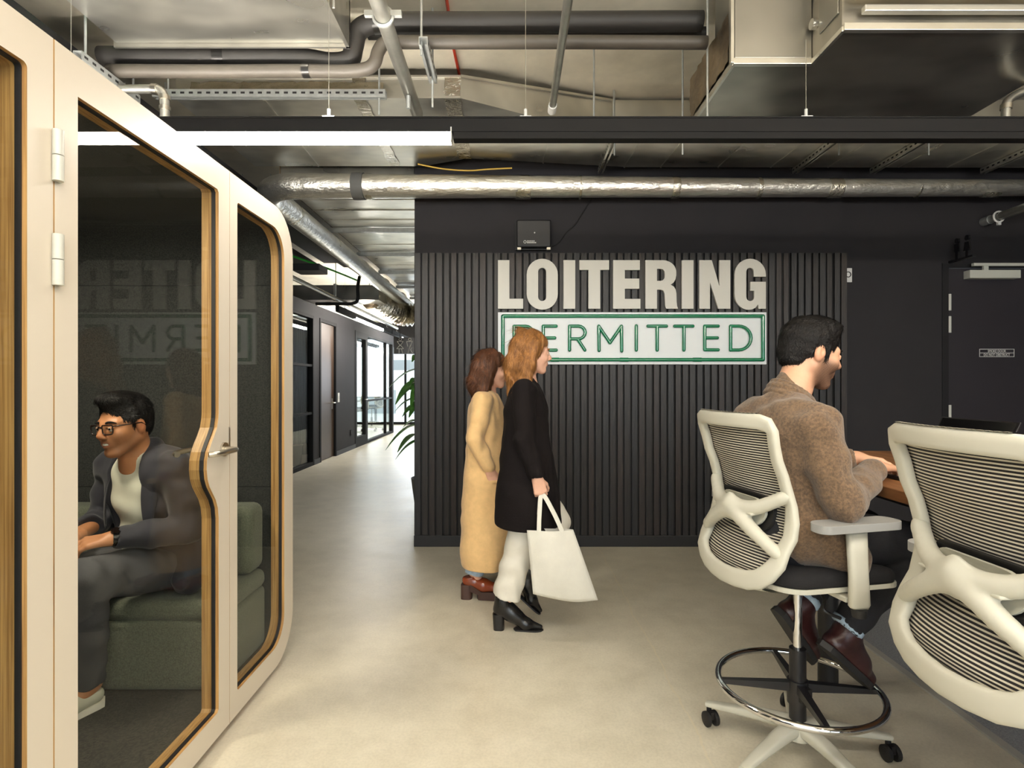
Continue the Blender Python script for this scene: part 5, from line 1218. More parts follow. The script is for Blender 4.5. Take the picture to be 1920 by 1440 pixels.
def shoe_obj(parent, kind, ankle, toe_dir, up, mats, label=None):
    """shoe built at its own origin (under the ankle at sole height) and then turned into place"""
    f = Field((-0.11,-0.07,-0.03), (0.24,0.07,0.26), 0.0042)
    if kind == 'boot':        # laced ankle boot, flat
        f.cone((-0.02,0,0.05),(-0.02,0,0.12),0.042,0.043,0.02); f.cone((-0.035,0,0.035),(0.10,0,0.035),0.036,0.040,0.02); f.cone((0.10,0,0.034),(0.175,0,0.026),0.040,0.028,0.02)
        f.cone((-0.01,0,0.10),(0.09,0,0.05),0.038,0.036,0.03); f.half((0,0,0.018),(0,0,-1),0.004)
    elif kind == 'heel_boot': # black ankle boot on a block heel
        f.cone((-0.022,0,0.13),(-0.012,0,0.235),0.040,0.043,0.02); f.cone((-0.035,0,0.105),(0.03,0,0.085),0.032,0.034,0.025); f.cone((0.03,0,0.085),(0.115,0,0.034),0.034,0.033,0.03)
        f.cone((0.115,0,0.033),(0.195,0,0.020),0.033,0.013,0.02); f.cone((-0.01,0,0.15),(0.07,0,0.075),0.036,0.030,0.03); f.half((0,0,0.008),(0,0,-1),0.003); f.half((0,0,0.236),(0,0,1),0.003)
    elif kind == 'loafer':    # platform loafer on a block heel
        f.cone((-0.04,0,0.115),(0.06,0,0.090),0.036,0.037,0.03); f.cone((0.06,0,0.085),(0.165,0,0.070),0.038,0.026,0.03); f.cone((-0.03,0,0.14),(-0.02,0,0.15),0.036,0.036,0.02)
        f.half((-0.02,0,0.142),(-0.15,0,1),0.004); f.half((0,0,0.052),(0,0,-1),0.004)
    else:                     # low sneaker
        f.cone((-0.03,0,0.05),(0.06,0,0.045),0.037,0.040,0.03); f.cone((0.06,0,0.043),(0.165,0,0.034),0.040,0.030,0.03); f.half((0,0,0.078),(-0.2,0,1),0.004); f.half((0,0,0.022),(0,0,-1),0.004)
    x = Vector(toe_dir).normalized(); z = Vector(up); z = (z-x*z.dot(x)).normalized(); y = z.cross(x)
    M = Matrix.Translation(Vector(ankle)) @ Matrix((x, y, z)).transposed().to_4x4()
    o = put('shoe', f.mesh('shoe', mats[0]), None, parent, local=True); o.matrix_local = M
    def outline(sx0, sx1, w0, w1):
        pts = []; n = 14
        for i in range(n+1): # right side heel to toe
            t = i/n; xx = sx0+(sx1-sx0)*t; ww = (w0+(w1-w0)*min(1, t*1.4))*math.sqrt(max(0, 1-max(0, (t-0.62)/0.38)**2))*math.sqrt(max(0.0, 1-max(0, (0.12-t)/0.12)**2))
            pts.append((xx, -ww))
        return pts+[(a, -b) for a, b in reversed(pts[1:-1])]
    if kind == 'boot':
        put('sole', plate(outline(-0.082,0.212,0.036,0.043), [], 0.022).mapped(lambda v: Vector((v.x, v.y, v.z-0.004))), mats[1], o, local=True, dowe=True, bevel=0.003)
        for i in range(5): put('lace', MB().cyl((0.035+0.016*i, -0.02, 0.106-0.010*i), (0.035+0.016*i, 0.02, 0.104-0.010*i), 0.0028, n=6), 'sole_dark', o, local=True)
    elif kind == 'heel_boot':
        put('sole', plate(outline(0.045,0.212,0.024,0.033), [], 0.008), mats[1], o, local=True, dowe=True)
        put('heel', plate(rrect(-0.070,-0.006,-0.030,0.030,0.02,5), [], 0.088).mapped(lambda v: Vector((v.x*(0.94+0.9*v.z), v.y, v.z))), mats[0], o, local=True, dowe=True, bevel=0.003)
        put('elastic_panel', MB().grid(lambda u, v: (-0.012+(u-0.5)*0.035, -0.0435-0.0005, 0.14+0.09*v), 4, 4), mats[1], o, local=True)
    elif kind == 'loafer':
        put('platform_sole', plate(outline(0.02,0.195,0.030,0.038), [], 0.052).mapped(lambda v: Vector((v.x, v.y, v.z))), mats[1], o, local=True, dowe=True, bevel=0.004)
        put('heel', plate(rrect(-0.082,-0.012,-0.034,0.034,0.022,5), [], 0.092), mats[1], o, local=True, dowe=True, bevel=0.003)
        put('waist', MB().add([(-0.02,-0.03,0.052),(-0.02,0.03,0.052),(0.04,0.03,0.03),(0.04,-0.03,0.03),(-0.02,-0.034,0.10),(-0.02,0.034,0.10),(0.05,0.036,0.055),(0.05,-0.036,0.055)], [(3,2,1,0),(4,5,6,7),(0,1,5,4),(2,3,7,6),(1,2,6,5),(3,0,4,7)]), mats[1], o, local=True)
    else:
        put('sole', plate(outline(-0.075,0.205,0.036,0.043), [], 0.026).mapped(lambda v: Vector((v.x, v.y, v.z))), mats[1], o, local=True, dowe=True, bevel=0.004)
    return o

def person(label, loc, rz): return thing('person', label, 'person', loc, rz)

# ------------------------------------------------------------------ man in the brown wool jacket at the high table
def desk_man():
    pn = person('man with dark hair in a brown wool jacket typing at the high table', CH1, CH1R)
    sh = {-1: (-0.075,-0.185,1.225), 1: (-0.055,0.185,1.225)}
    el = {-1: (-0.035,-0.255,0.985), 1: (0.10,0.265,0.995)}
    wr = {-1: (0.285,-0.055,1.065), 1: (0.40,0.155,1.068)}
    hip = {-1: (-0.07,-0.095,0.835), 1: (-0.07,0.095,0.835)}
    kn = {-1: (0.39,-0.125,0.800), 1: (0.39,0.115,0.800)}
    an = {-1: (0.135,-0.085,0.505), 1: (0.065,0.045,0.560)}
    hd = Head((0.055,0.0,1.490), rotm(math.radians(-10), math.radians(13), 0), 1.0)
    f = Field((-0.32,-0.40,0.44), (0.62,0.40,1.64), 0.0037)
    hd.sculpt(f)
    f.chain([hd.p(-0.03,0,-0.05), (-0.015,0,1.36), (-0.055,0,1.27)], [0.055,0.056,0.075], 0.03)
    f.chain([(-0.06,0,1.24),(-0.07,0,1.10),(-0.07,0,0.95),(-0.07,0,0.85)], [0.085,0.10,0.10,0.10], 0.05)
    for s in (-1,1):
        f.chain([(-0.06,s*0.05,1.27), sh[s], el[s], wr[s]], [0.055,0.05,0.036,0.026], 0.02); f.chain([hip[s], kn[s], an[s]], [0.075,0.052,0.036], 0.03)
    hand(f, wr[-1], (0.135,0.05,-0.018), (0.05,0,1), -1, 0.55); hand(f, wr[1], (0.10,-0.065,-0.018), (0,0.25,1), 1, 0.60)
    put('body', f.mesh('body', 'skin', hd.face_tint(S(214,164,132), S(186,112,98), S(38,28,24), 0.92)), None, pn, local=True)
    hd.eyes(pn, 'hair_black', (1,0,-0.35))
    # hair: skull cap with a quiff, cropped at the neck
    h = Field(np.array(hd.c)-0.17, np.array(hd.c)+0.19, 0.0036)
    hd.ell(h, (-0.017,0,0.036), (0.104,0.083,0.094), 0.01); hd.ell(h, (0.036,0.0,0.098), (0.052,0.060,0.028), 0.03); hd.ell(h, (-0.055,0,-0.02), (0.060,0.066,0.062), 0.02)
    hd.ell(h, (0.128,0,-0.020), (0.082,0.095,0.094), 0.006, -1); hd.ell(h, (0.050,0,-0.080), (0.085,0.10,0.088), 0.006, -1); hd.ell(h, (-0.04,0,-0.130), (0.11,0.10,0.060), 0.01, -1)
    for y in (1,-1):
        hd.ell(h, (-0.004,y*0.085,-0.016), (0.024,0.02,0.036), 0.004, -1); hd.cone(h, (0.022,y*0.073,0.02), (0.024,y*0.071,-0.022), 0.010, 0.005, 0.006)
    h.warp(folds(0.0016, 130, 40, 60))
    hair_obj(h, 'hair_black', pn, hd, (-1,0,-0.15), 4200, 0.03, 11)
    # jacket
    j = Field((-0.36,-0.42,0.66), (0.46,0.42,1.45), 0.0046)
    j.ell((-0.070,0,1.12), (0.138,0.205,0.20), 0.05); j.ell((-0.070,0,0.95), (0.128,0.185,0.16), 0.06)
    j.chain([(-0.09,-0.10,1.235),(-0.09,0.10,1.235)], [0.085,0.085], 0.05); j.cone((-0.055,0,1.28), (-0.030,0,1.355), 0.078, 0.062, 0.04)
    for s in (-1,1):
        j.cone((-0.075,s*0.10,1.22), sh[s], 0.085, 0.073, 0.05)
        m_ = tuple(np.array(sh[s])*0.5+np.array(el[s])*0.5+np.array((-0.012,0,0))); j.chain([sh[s], m_, el[s]], [0.073,0.064,0.060], 0.025)
        w_ = np.array(wr[s]); e_ = np.array(el[s]); j.chain([el[s], tuple(e_+(w_-e_)*0.5), tuple(e_+(w_-e_)*0.90)], [0.060,0.053,0.043], 0.02)
    # skirts of the jacket over the seat
    j.cone((-0.085,-0.12,0.86), (-0.085,0.12,0.86), 0.112, 0.112, 0.05)
    for s in (-1,1): j.chain([(-0.08,s*0.15,0.88),(0.0,s*0.165,0.84),(0.06,s*0.170,0.80)], [0.07,0.075,0.065], 0.04)
    j.cone((-0.05,-0.19,0.86), (0.05,-0.205,0.76), 0.045, 0.040, 0.04)
    j.warp(folds(0.0035, 22, 30, 38)); j.warp(folds(0.0018, 60, -40, 55, 1.0))
    # opening: neck hole, front gap, seat line and cuff ends
    j.cone((-0.004,0,1.33), (0.03,0,1.47), 0.058, 0.070, 0.006, -1); j.cone((0.09,0,1.24), (0.12,0,0.95), 0.05, 0.035, 0.01, -1)
    j.half((0,0,0.705), (0,0,-1), 0.02)
    for s in (-1,1):
        w_ = Vector(wr[s]); e_ = Vector(el[s]); d = (w_-e_).normalized(); j.cone(tuple(e_+(w_-e_)*0.99), tuple(w_+d*0.06), 0.034, 0.036, 0.003, -1)
    put('jacket', j.mesh('jacket', 'wool_brown'), None, pn, local=True)
    c = Field((-0.20,-0.14,1.22), (0.13,0.14,1.47), 0.0036)
    ring = [(-0.022+0.070*math.cos(t)*-1, 0.070*math.sin(t), 1.386-0.050*(1-math.cos(t))*0.9) for t in [i*math.pi/12-math.pi*0.75 for i in range(19)]]
    for a, b in zip(ring, ring[1:]):
        c.cone(a, b, 0.0055, 0.0055, 0.004); c.cone(tuple(np.array(a)*(1.10,1.10,1)-np.array((0,0,0.018))), tuple(np.array(b)*(1.10,1.10,1)-np.array((0,0,0.018))), 0.006, 0.006, 0.016); c.cone(tuple(np.array(a)*(1.22,1.22,1)-np.array((0,0,0.040))), tuple(np.array(b)*(1.22,1.22,1)-np.array((0,0,0.040))), 0.006, 0.006, 0.018)
    put('collar', c.mesh('collar', 'wool_brown'), None, pn, local=True)
    for s in (-1,1):
        e_ = Vector(el[s]); w_ = Vector(wr[s]); q = e_+(w_-e_)*0.84
        put('cuff_button', MB().ball(q+Vector((-0.01,s*0.03,-0.036)), 0.007, 10, 6), 'sole_dark', pn, local=True, smooth='all')
    # trousers
    t = Field((-0.26,-0.26,0.44), (0.52,0.26,0.98), 0.005)
    t.cone((-0.10,-0.09,0.855), (-0.10,0.09,0.855), 0.115, 0.115, 0.04)
    for s in (-1,1):
        k_ = np.array(kn[s]); a_ = np.array(an[s]); t.chain([hip[s], tuple(np.array(hip[s])*0.45+k_*0.55), kn[s]], [0.095,0.085,0.070], 0.03)
        t.chain([kn[s], tuple(k_*0.5+a_*0.5), tuple(k_*0.04+a_*0.96)], [0.068,0.062,0.056], 0.02)
    t.warp(folds(0.003, 40, 20, 45))
    for s in (-1,1):
        d = (np.array(an[s])-np.array(kn[s])); d /= np.linalg.norm(d); a_ = np.array(an[s]); t.cone(tuple(a_-d*0.0), tuple(a_+d*0.12), 0.047, 0.06, 0.004, -1)
    t.half((0,0,0.7605), (0,0,-1), 0.0) if False else None
    put('trousers', t.mesh('trousers', 'denim_black'), None, pn, local=True)
    for s in (-1,1):
        d = (Vector(an[s])-Vector(kn[s])).normalized(); a_ = Vector(an[s])
        put('rolled_cuff', MB().tube([a_-d*0.012, a_+d*0.004, a_+d*0.012], [0.056,0.057,0.051], 18), 'denim_light', pn, local=True, smooth='all')
    d0 = Vector((0.75,0.05,-0.66)).normalized(); u0 = Vector((0.66,0.0,0.75))
    a_ = Vector(an[-1])
    shoe_obj(pn, 'boot', a_-u0.normalized()*0.135+d0*0.005+Vector((0.03,0,0.0)), d0, u0, ('leather_burgundy', 'sole_dark'))
    d1 = Vector((0.60,0.05,-0.80)).normalized(); u1 = Vector((0.80,0,0.60))
    a_ = Vector(an[1]); shoe_obj(pn, 'boot', a_-u1.normalized()*0.135+Vector((0.025,0,-0.01)), d1, u1, ('leather_burgundy', 'sole_dark'))
desk_man()
# ------------------------------------------------------------------ man in the pod
def pod_man():
    pn = person('smiling man in glasses and a navy blazer sitting inside the pod', (-1.55, 2.52, 0.0), math.radians(250))
    sh = {1: (0.095,0.185,1.015), -1: (0.085,-0.185,1.01)}; el = {1: (0.085,0.245,0.765), -1: (0.10,-0.25,0.77)}; wr = {1: (0.315,0.125,0.775), -1: (0.34,-0.06,0.765)}
    hip = {1: (0.0,0.09,0.575), -1: (0.0,-0.09,0.575)}; kn = {1: (0.42,0.135,0.655), -1: (0.43,-0.12,0.60)}; an = {1: (0.325,0.01,0.20), -1: (0.37,-0.14,0.19)}
    hd = Head((0.185,0.01,1.205), rotm(math.radians(4), math.radians(6), math.radians(2)), 1.0)
    f = Field((-0.20,-0.40,0.10), (0.66,0.40,1.36), 0.0037)
    hd.sculpt(f, smile=True)
    f.chain([hd.p(-0.03,0,-0.05), (0.135,0,1.09), (0.09,0,1.03)], [0.054,0.056,0.075], 0.03)
    f.chain([(0.08,0,1.0),(0.05,0,0.85),(0.01,0,0.68),(0.0,0,0.60)], [0.10,0.11,0.105,0.10], 0.05)
    for s in (-1,1):
        f.chain([(0.09,s*0.05,1.05), sh[s], el[s], wr[s]], [0.055,0.05,0.036,0.027], 0.02); f.chain([hip[s], kn[s], an[s], (an[s][0]+0.06, an[s][1], 0.14)], [0.072,0.050,0.036,0.030], 0.03)
    hand(f, wr[1], (0.11,-0.075,-0.012), (0.1,0.3,1), 1, 0.7); hand(f, wr[-1], (0.11,0.04,-0.012), (0.1,-0.3,1), -1, 0.7)
    put('body', f.mesh('body', 'skin', hd.face_tint(S(178,122,84), S(150,84,70), S(70,46,34), 0.45)), None, pn, local=True)
    hd.eyes(pn, 'hair_black', (1,0.1,0))
    tm = MB().grid(lambda u, v: Vector(hd.p(0.0975-((u-0.5)*0.042)**2*16, (u-0.5)*0.042, -0.0685+(v-0.5)*0.0085+((u-0.5)*0.042)**2*8)), 10, 2)
    put('teeth', tm, 'teeth_white', pn, local=True)
    h = Field(np.array(hd.c)-0.17, np.array(hd.c)+0.19, 0.0036)
    hd.ell(h, (-0.018,0,0.038), (0.101,0.080,0.092), 0.01); hd.ell(h, (0.040,0.0,0.108), (0.062,0.058,0.030), 0.03); hd.ell(h, (-0.05,0,-0.015), (0.056,0.064,0.055), 0.02)
    hd.ell(h, (0.128,0,0.000), (0.075,0.095,0.082), 0.006, -1); hd.ell(h, (0.055,0,-0.085), (0.085,0.10,0.095), 0.006, -1); hd.ell(h, (-0.04,0,-0.125), (0.11,0.10,0.060), 0.01, -1)
    for y in (1,-1):
        hd.ell(h, (-0.004,y*0.085,-0.016), (0.024,0.02,0.036), 0.004, -1); hd.cone(h, (0.020,y*0.072,0.03), (0.020,y*0.071,-0.005), 0.010, 0.005, 0.006)
    h.warp(folds(0.0018, 120, 60, 40))
    hair_obj(h, 'hair_black', pn, hd, (-1,0.3,0.1), 4200, 0.032, 5)
    # glasses
    gl = MB()
    for y in (1,-1):
        lp_ = [hd.p(0.106-0.10*(abs(a)-0.02)**2-0.006*(abs(a) > 0.045), y*a, -0.006+b) for a, b in rrect(0.010,0.057,-0.020,0.017,(0.013,0.013,0.006,0.006),4)]
        gl.tube(lp_, 0.0026, 8, closed=True)
        gl.tube([hd.p(0.098,y*0.058,0.006), hd.p(0.06,y*0.076,0.006), hd.p(-0.006,y*0.083,0.004), hd.p(-0.03,y*0.082,-0.015)], 0.0024, 8)
    gl.tube([hd.p(0.106,-0.011,0.002), hd.p(0.109,0,0.005), hd.p(0.106,0.011,0.002)], 0.0024, 8)
    go = put('glasses', gl, 'frame_tortoise', pn, local=True, smooth='all')
    for y in (1,-1):
        put('lens', MB().add([hd.p(0.105-0.10*(abs(a)-0.02)**2-0.006*(abs(a) > 0.045), y*a, -0.006+b) for a, b in rrect(0.011,0.056,-0.019,0.016,(0.013,0.013,0.006,0.006),4)], [tuple(range(20))]), 'glass_lens', go, local=True)
    # t-shirt
    t = Field((-0.20,-0.28,0.50), (0.30,0.28,1.12), 0.0046)
    t.ell((0.065,0,0.91), (0.128,0.165,0.17), 0.05); t.ell((0.03,0,0.70), (0.135,0.160,0.16), 0.06); t.cone((0.09,-0.09,1.015), (0.09,0.09,1.015), 0.072, 0.072, 0.05); t.cone((0.105,0,1.04), (0.128,0,1.078), 0.070, 0.062, 0.03)
    t.warp(folds(0.0035, 18, 26, 40)); t.cone((0.135,0,1.07), (0.20,0,1.16), 0.058, 0.075, 0.004, -1); t.half((0,0,0.53), (0,0,-1), 0.01)
    put('t_shirt', t.mesh('t_shirt', 'tshirt_white'), None, pn, local=True)
    # blazer
    j = Field((-0.26,-0.40,0.44), (0.42,0.40,1.14), 0.0046)
    j.ell((0.055,0,0.90), (0.150,0.200,0.19), 0.05); j.ell((0.015,0,0.70), (0.150,0.195,0.16), 0.06); j.cone((0.08,-0.10,1.02), (0.08,0.10,1.02), 0.085, 0.085, 0.05)
    for s in (-1,1):
        j.cone((0.08,s*0.10,1.0), sh[s], 0.085, 0.075, 0.05); m_ = tuple(np.array(sh[s])*0.5+np.array(el[s])*0.5+np.array((-0.01,s*0.01,0)))
        j.chain([sh[s], m_, el[s]], [0.075,0.064,0.060], 0.025); e_ = np.array(el[s]); w_ = np.array(wr[s]); j.chain([el[s], tuple(e_+(w_-e_)*0.5), tuple(e_+(w_-e_)*0.88)], [0.058,0.051,0.043], 0.02)
        j.chain([(-0.02,s*0.15,0.66),(0.03,s*0.185,0.58),(0.04,s*0.20,0.52)], [0.08,0.065,0.045], 0.04)
    j.cone((-0.06,0.17,0.60), (0.09,0.205,0.545), 0.05, 0.035, 0.04); j.cone((0.10,0.0,1.05), (0.085,0,1.085), 0.075, 0.068, 0.03)
    j.warp(folds(0.0035, 20, 34, 34)); j.warp(folds(0.002, 50, -36, 60, 1.0))
    # front opening from neck to lap
    j.cone((0.14,0,1.05), (0.21,0,1.20), 0.066, 0.085, 0.006, -1)
    for a, b, r0, r1 in (((0.20,0,1.05),(0.22,-0.005,0.86),0.085,0.120),((0.22,-0.005,0.86),(0.21,-0.02,0.66),0.120,0.140),((0.21,-0.02,0.66),(0.20,-0.03,0.50),0.140,0.150)): j.cone(a, b, r0, r1, 0.006, -1)
    j.half((0,0,0.478), (0,0,-1), 0.01)
    for s in (-1,1):
        w_ = Vector(wr[s]); e_ = Vector(el[s]); d = (w_-e_).normalized(); j.cone(tuple(e_+(w_-e_)*0.97), tuple(w_+d*0.06), 0.034, 0.036, 0.003, -1)
    put('blazer', j.mesh('blazer', 'suit_navy'), None, pn, local=True)
    # lapels lying on the chest
    for s in (-1,1):
        lpts = [(0.075,1.098,0.045,0.0),(0.118,1.05,0.084,0.03),(0.160,0.98,0.100,0.050),(0.172,0.90,0.108,0.046),(0.170,0.82,0.118,0.026),(0.160,0.75,0.128,0.006)]
        vs = []
        for (x, z, y, w) in lpts: vs += [(x+0.016, s*y*0.92, z), (x+0.012-0.012*(w/0.05), s*(y+w*0.55), z+0.004), (x+0.004-0.030*(w/0.05), s*(y+w), z)]
        m = MB().add(vs, [(3*i+a, 3*i+a+1, 3*i+a+4, 3*i+a+3) for i in range(len(lpts)-1) for a in (0,1)])
        o = put('lapel', m, 'suit_navy', pn, local=True, smooth='all'); sd = o.modifiers.new('thick', 'SOLIDIFY'); sd.thickness = 0.006; sd.offset = 0
        ss = o.modifiers.new('round', 'SUBSURF'); ss.levels = 2; ss.render_levels = 2
    # wristwatch
    w_ = Vector(wr[1]); e_ = Vector(el[1]); d = (w_-e_).normalized(); c = w_-d*0.008
    wt = put('wristwatch', MB().tube([c-d*0.010, c+d*0.010], [0.0315,0.0315], 20, caps=False), 'leather_black', pn, local=True, smooth='all')
    up = (Vector((0.15,0.45,1))-d*Vector((0.15,0.45,1)).dot(d)).normalized()
    put('watch_face', MB().cyl(c+up*0.029, c+up*0.037, 0.018, n=20), 'screen_black', wt, local=True, smooth=True)
    # trousers
    t = Field((-0.20,-0.28,0.14), (0.54,0.28,0.74), 0.005)
    t.cone((-0.02,-0.09,0.60), (-0.02,0.09,0.60), 0.115, 0.115, 0.04)
    for s in (-1,1):
        k_ = np.array(kn[s]); a_ = np.array(an[s]); t.chain([hip[s], tuple(np.array(hip[s])*0.45+k_*0.55), kn[s]], [0.098,0.088,0.074], 0.03); t.chain([kn[s], tuple(k_*0.5+a_*0.5), tuple(k_*0.06+a_*0.94)], [0.072,0.064,0.054], 0.02)
    t.warp(folds(0.003, 36, 22, 40))
    t.half((0,0,0.478), (0.0,0,-1), 0.0) if False else None
    for s in (-1,1):
        d_ = (np.array(an[s])-np.array(kn[s])); d_ /= np.linalg.norm(d_); a_ = np.array(an[s]); t.cone(tuple(a_-d_*0.0), tuple(a_+d_*0.12), 0.046, 0.055, 0.004, -1)
    put('trousers', t.mesh('trousers', 'trouser_grey'), None, pn, local=True)
    for s in (-1,1): shoe_obj(pn, 'sneaker', (an[s][0]+0.02, an[s][1], 0.0985), (1, -0.1*s, 0), (0,0,1), ('sneaker_pale', 'cotton_white'))
pod_man()

# ------------------------------------------------------------------ two women walking past
def walker(label, loc, rz, J, coat, hairm, coat_len, flare, legm, skin, shoe, shoe_m, head_yaw, hair_len, H=1.0, pocket=False, curl=1.3, bun=False):
    pn = person(label, loc, rz)
    hd = Head(J['head'], rotm(math.radians(head_yaw), math.radians(5), 0), 0.95)
    f = Field((-0.42,-0.36,0.06), (0.46,0.36,1.74), 0.0058)
    hd.sculpt(f, woman=True)
    nz = J['sh'][1][2]
    f.chain([hd.p(-0.03,0,-0.05), (0.0,0,nz+0.06), (-0.01,0,nz)], [0.048,0.048,0.07], 0.03)
    f.chain([(-0.01,0,nz-0.03),(0,0,nz-0.2),(0,0,nz-0.36),(0,0,J['hip'][1][2])], [0.09,0.10,0.095,0.11], 0.05)
    for s in (-1,1):
        f.chain([(0,s*0.05,nz+0.01), J['sh'][s], J['el'][s], J['wr'][s]], [0.05,0.044,0.032,0.024], 0.02)
        f.chain([J['hip'][s], J['kn'][s], J['an'][s]], [0.078,0.050,0.034], 0.03); f.cone(J['an'][s], J['toe'][s], 0.032, 0.026, 0.01)
    for s in (-1,1):
        hand(f, J['wr'][s], J['hd'][s], (J['up'][s]), s, curl if s < 0 else 0.8, sc=0.93)
    put('body', f.mesh('body', 'skin', hd.face_tint(skin, S(190,100,96))), None, pn, local=True)
    hd.eyes(pn, hairm)
    h = Field(np.array(hd.c)-np.array((0.21,0.20,0.46)), np.array(hd.c)+np.array((0.17,0.20,0.22)), 0.0048)
    hd.ell(h, (-0.018,0,0.038), (0.106,0.086,0.096), 0.01)
    for y in (1,-1): h.chain([hd.p(0.0,y*0.070,0.04), hd.p(-0.035,y*0.080,-0.08), hd.p(-0.05,y*0.082,-0.10-hair_len*0.5), hd.p(-0.05+0.02,y*0.085,-0.10-hair_len)], [0.030,0.036,0.040,0.018], 0.03)
    h.chain([hd.p(-0.06,0,0.0), hd.p(-0.085,0,-0.10), hd.p(-0.085,0,-0.10-hair_len)], [0.07,0.065,0.03], 0.05)
    if bun: hd.ell(h, (-0.075,0,0.105), (0.034,0.034,0.032), 0.01)
    hd.ell(h, (0.122,0,-0.020), (0.078,0.062,0.098), 0.01, -1)
    h.warp(folds(0.004, 70, 70, 9)); h.warp(folds(0.002, 160, 120, 14, 2))
    hair_obj(h, hairm, pn, hd, (-1,0,-0.4), 5000, 0.07, 8)
    # coat
    j = Field((-0.34,-0.36,coat_len-0.05), (0.36,0.36,nz+0.14), 0.0056)
    j.ell((0.0,0,nz-0.14), (0.125,0.185,0.20), 0.05); j.cone((-0.005,-0.09,nz-0.015), (-0.005,0.09,nz-0.015), 0.075, 0.075, 0.05); j.cone((0,0,nz+0.02), (0.0,0,nz+0.065), 0.066, 0.060, 0.03)
    n_ = 7
    for i in range(n_):
        t0 = i/n_; t1 = (i+1)/n_; z0 = nz-0.25+(coat_len-nz+0.25)*t0; z1 = nz-0.25+(coat_len-nz+0.25)*t1
        for q in (-1,1):
            r0 = 0.115+flare*t0; r1 = 0.115+flare*t1
            j.cone((0.012*t0, q*0.055, z0), (0.012*t1, q*0.055, z1), r0, r1, 0.05)
    for s in (-1,1):
        m_ = tuple(np.array(J['sh'][s])*0.5+np.array(J['el'][s])*0.5); e_ = np.array(J['el'][s]); w_ = np.array(J['wr'][s])
        j.chain([J['sh'][s], m_, J['el'][s]], [0.064,0.056,0.052], 0.02); j.chain([J['el'][s], tuple(e_*0.5+w_*0.5), tuple(e_*0.12+w_*0.88)], [0.052,0.047,0.042], 0.012)
        if pocket and s < 0: j.box((w_[0]+0.03, w_[1]+0.01, w_[2]-0.07), (0.085,0.02,0.012), 0.008, 0.01)
    j.warp(folds(0.004, 34, 26, 8)); j.warp(folds(0.002, 40, 50, 30, 1.0))
    j.half((0,0,coat_len), (0,0,-1), 0.006); j.cone((0.02,0,nz+0.04), (0.05,0,nz+0.20), 0.050, 0.075, 0.004, -1)
    for s in (-1,1):
        w_ = Vector(J['wr'][s]); e_ = Vector(J['el'][s]); d = (w_-e_).normalized()
        if not (pocket and s < 0): j.cone(tuple(e_+(w_-e_)*0.97), tuple(w_+d*0.08), 0.033, 0.036, 0.003, -1)
    put('coat', j.mesh('coat', coat), None, pn, local=True)
    if coat_len < 0.4:
        for q in (1,): put('belt', MB().tube([(0.128*math.cos(a)+0.004, 0.186*math.sin(a), nz-0.36) for a in [2*math.pi*i/32 for i in range(32)]], (0.006,0.020), closed=True, prof=[(-1,-1),(1,-1),(1,1),(-1,1)], up=(0,0,1)), coat, pn, local=True)
    # trousers
    tr = Field((-0.36,-0.26,0.08), (0.42,0.26,J['hip'][1][2]+0.14), 0.0056)
    tr.cone((0,-0.07,J['hip'][1][2]+0.02), (0,0.07,J['hip'][1][2]+0.02), 0.105, 0.105, 0.03)
    for s in (-1,1):
        k_ = np.array(J['kn'][s]); a_ = np.array(J['an'][s]); hp = np.array(J['hip'][s]); e = k_+(a_-k_)*J.get('hem', 0.9)
        tr.chain([tuple(hp), tuple(hp*0.5+k_*0.5), tuple(k_), tuple(k_*0.5+e*0.5), tuple(e)], [0.092,0.084,0.064*J.get('lw',1),0.060*J.get('lw',1),0.062*J.get('lw',1)], 0.02)
    tr.warp(folds(0.0035, 30, 24, 44))
    for s in (-1,1):
        k_ = np.array(J['kn'][s]); a_ = np.array(J['an'][s]); d = (a_-k_)/np.linalg.norm(a_-k_); e = k_+(a_-k_)*J.get('hem', 0.9)
        tr.cone(tuple(e+d*0.145), tuple(e+d*0.22), 0.15, 0.15, 0.003, -1)
    put('trousers', tr.mesh('trousers', legm), None, pn, local=True)
    for s in (-1,1):
        a_ = Vector(J['an'][s]); d = Vector(J['fd'][s]).normalized(); u = Vector(J['fu'][s]); u = (u-d*u.dot(d)).normalized()
        shoe_obj(pn, shoe, a_-u*J['ah'], d, u, shoe_m)
    return pn
J = dict(head=(0.035,0.0,1.555), hip={1:(0,0.08,0.93),-1:(0,-0.08,0.93)}, kn={-1:(-0.02,-0.065,0.52), 1:(0.17,0.085,0.56)}, an={-1:(-0.115,-0.055,0.165), 1:(0.03,0.085,0.29)},
    toe={-1:(-0.085,-0.055,0.085), 1:(0.055,0.085,0.225)}, sh={-1:(-0.005,-0.165,1.335),1:(-0.005,0.165,1.335)}, el={-1:(-0.01,-0.225,1.085),1:(-0.06,0.23,1.09)}, wr={-1:(0.06,-0.235,0.875),1:(-0.02,0.24,0.87)},
    hd={-1:(0.25,0,-1),1:(0.2,0,-1)}, up={-1:(0.1,-1,0),1:(0.1,1,0)}, fd={-1:(1,-0.05,0),1:(0.75,0,-0.66)}, fu={-1:(0,0,1),1:(0.66,0,0.75)}, ah=0.165, hem=0.90, lw=1.30)
walker('woman with light brown hair in a black coat and white trousers carrying a tote bag', (0.08,3.21,0), math.radians(-2), J, 'coat_black', 'hair_light_brown', 0.585, 0.06, 'cotton_white', S(226,176,150), 'heel_boot', ('leather_black','sole_dark'), 14, 0.22, bun=True)
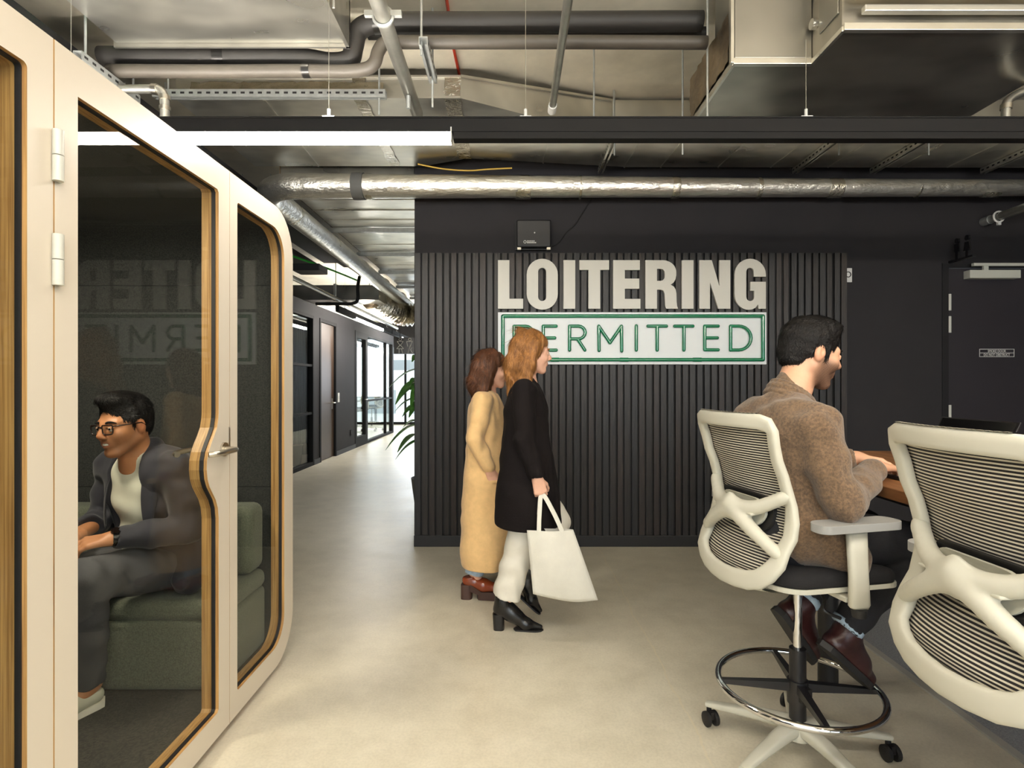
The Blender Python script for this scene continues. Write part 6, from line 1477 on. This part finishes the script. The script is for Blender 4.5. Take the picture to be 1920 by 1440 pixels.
J2 = dict(head=(0.035,0.0,1.470), hip={1:(0,0.08,0.87),-1:(0,-0.08,0.87)}, kn={-1:(-0.005,-0.07,0.49), 1:(0.14,0.08,0.50)}, an={-1:(-0.075,-0.06,0.17), 1:(0.20,0.08,0.16)},
    toe={-1:(-0.045,-0.06,0.12), 1:(0.23,0.08,0.11)}, sh={-1:(-0.005,-0.165,1.265),1:(-0.005,0.165,1.265)}, el={-1:(-0.05,-0.215,1.03),1:(-0.03,0.22,1.03)}, wr={-1:(0.035,-0.185,0.84),1:(0.08,0.20,0.86)},
    hd={-1:(0.35,0.1,-1),1:(0.5,0,-1)}, up={-1:(0.1,-1,0),1:(0.1,1,0)}, fd={-1:(1,-0.05,0),1:(1,0.05,0)}, fu={-1:(0,0,1),1:(0,0,1)}, ah=0.17, hem=1.0)
walker('woman with auburn hair in a long camel coat, jeans and brown heeled loafers', (-0.165,3.67,0), math.radians(-3), J2, 'coat_camel', 'hair_auburn', 0.215, 0.055, 'denim_light', S(224,172,146), 'loafer', ('leather_brown','sole_brown'), 8, 0.10, pocket=True)

# tote bag hanging from the hand of the woman in black
tt = thing('tote_bag', 'white canvas tote bag swinging from the hand of the woman in black', 'bag', (0.24, 2.965, 0.28))
def bagpt(u, v, side):
    w = 0.125+0.05*v; x = (u*2-1)*w; z = -0.02-0.36*v; bulge = 0.045*math.sin(math.pi*u)*math.sin(math.pi*min(1, 0.15+v*0.8))+0.008
    z -= 0.02*math.sin(math.pi*u)*v; y = side*bulge*(1 if v < 0.97 else 0.8)+0.004*math.sin(9*u+5*v)
    a = math.radians(13); return Vector((0.195+x*math.cos(a)-z*math.sin(a), 2.965+y, 0.625-0.10*x*v+z*math.cos(a)))
m = MB()
for s in (-1,1): m.grid(lambda u, v: bagpt(u, v, s), 18, 18)
m.grid(lambda u, v: bagpt(u, 1, -1)*(1-v)+bagpt(u, 1, 1)*v, 18, 3)
for e in (0,1): m.grid(lambda u, v: bagpt(e, u, -1)*(1-v)+bagpt(e, u, 1)*v, 18, 2)
bo = put('bag_body', m, 'tote_canvas', tt, dowe=True, smooth='all')
for s in (-1,1):
    a_ = bagpt(0.25, 0.02, s); b_ = bagpt(0.75, 0.02, s); hp = Vector((0.158, 2.972+s*0.006, 0.792))
    put('handle', MB().tube(spline([a_, (a_+hp)/2+Vector((-0.005,0,0.0)), hp, (b_+hp)/2+Vector((0.008,0,0)), b_], 5), (0.011,0.0025), prof=[(-1,-1),(1,-1),(1,1),(-1,1)], up=(0,1,0)), 'tote_canvas', tt)
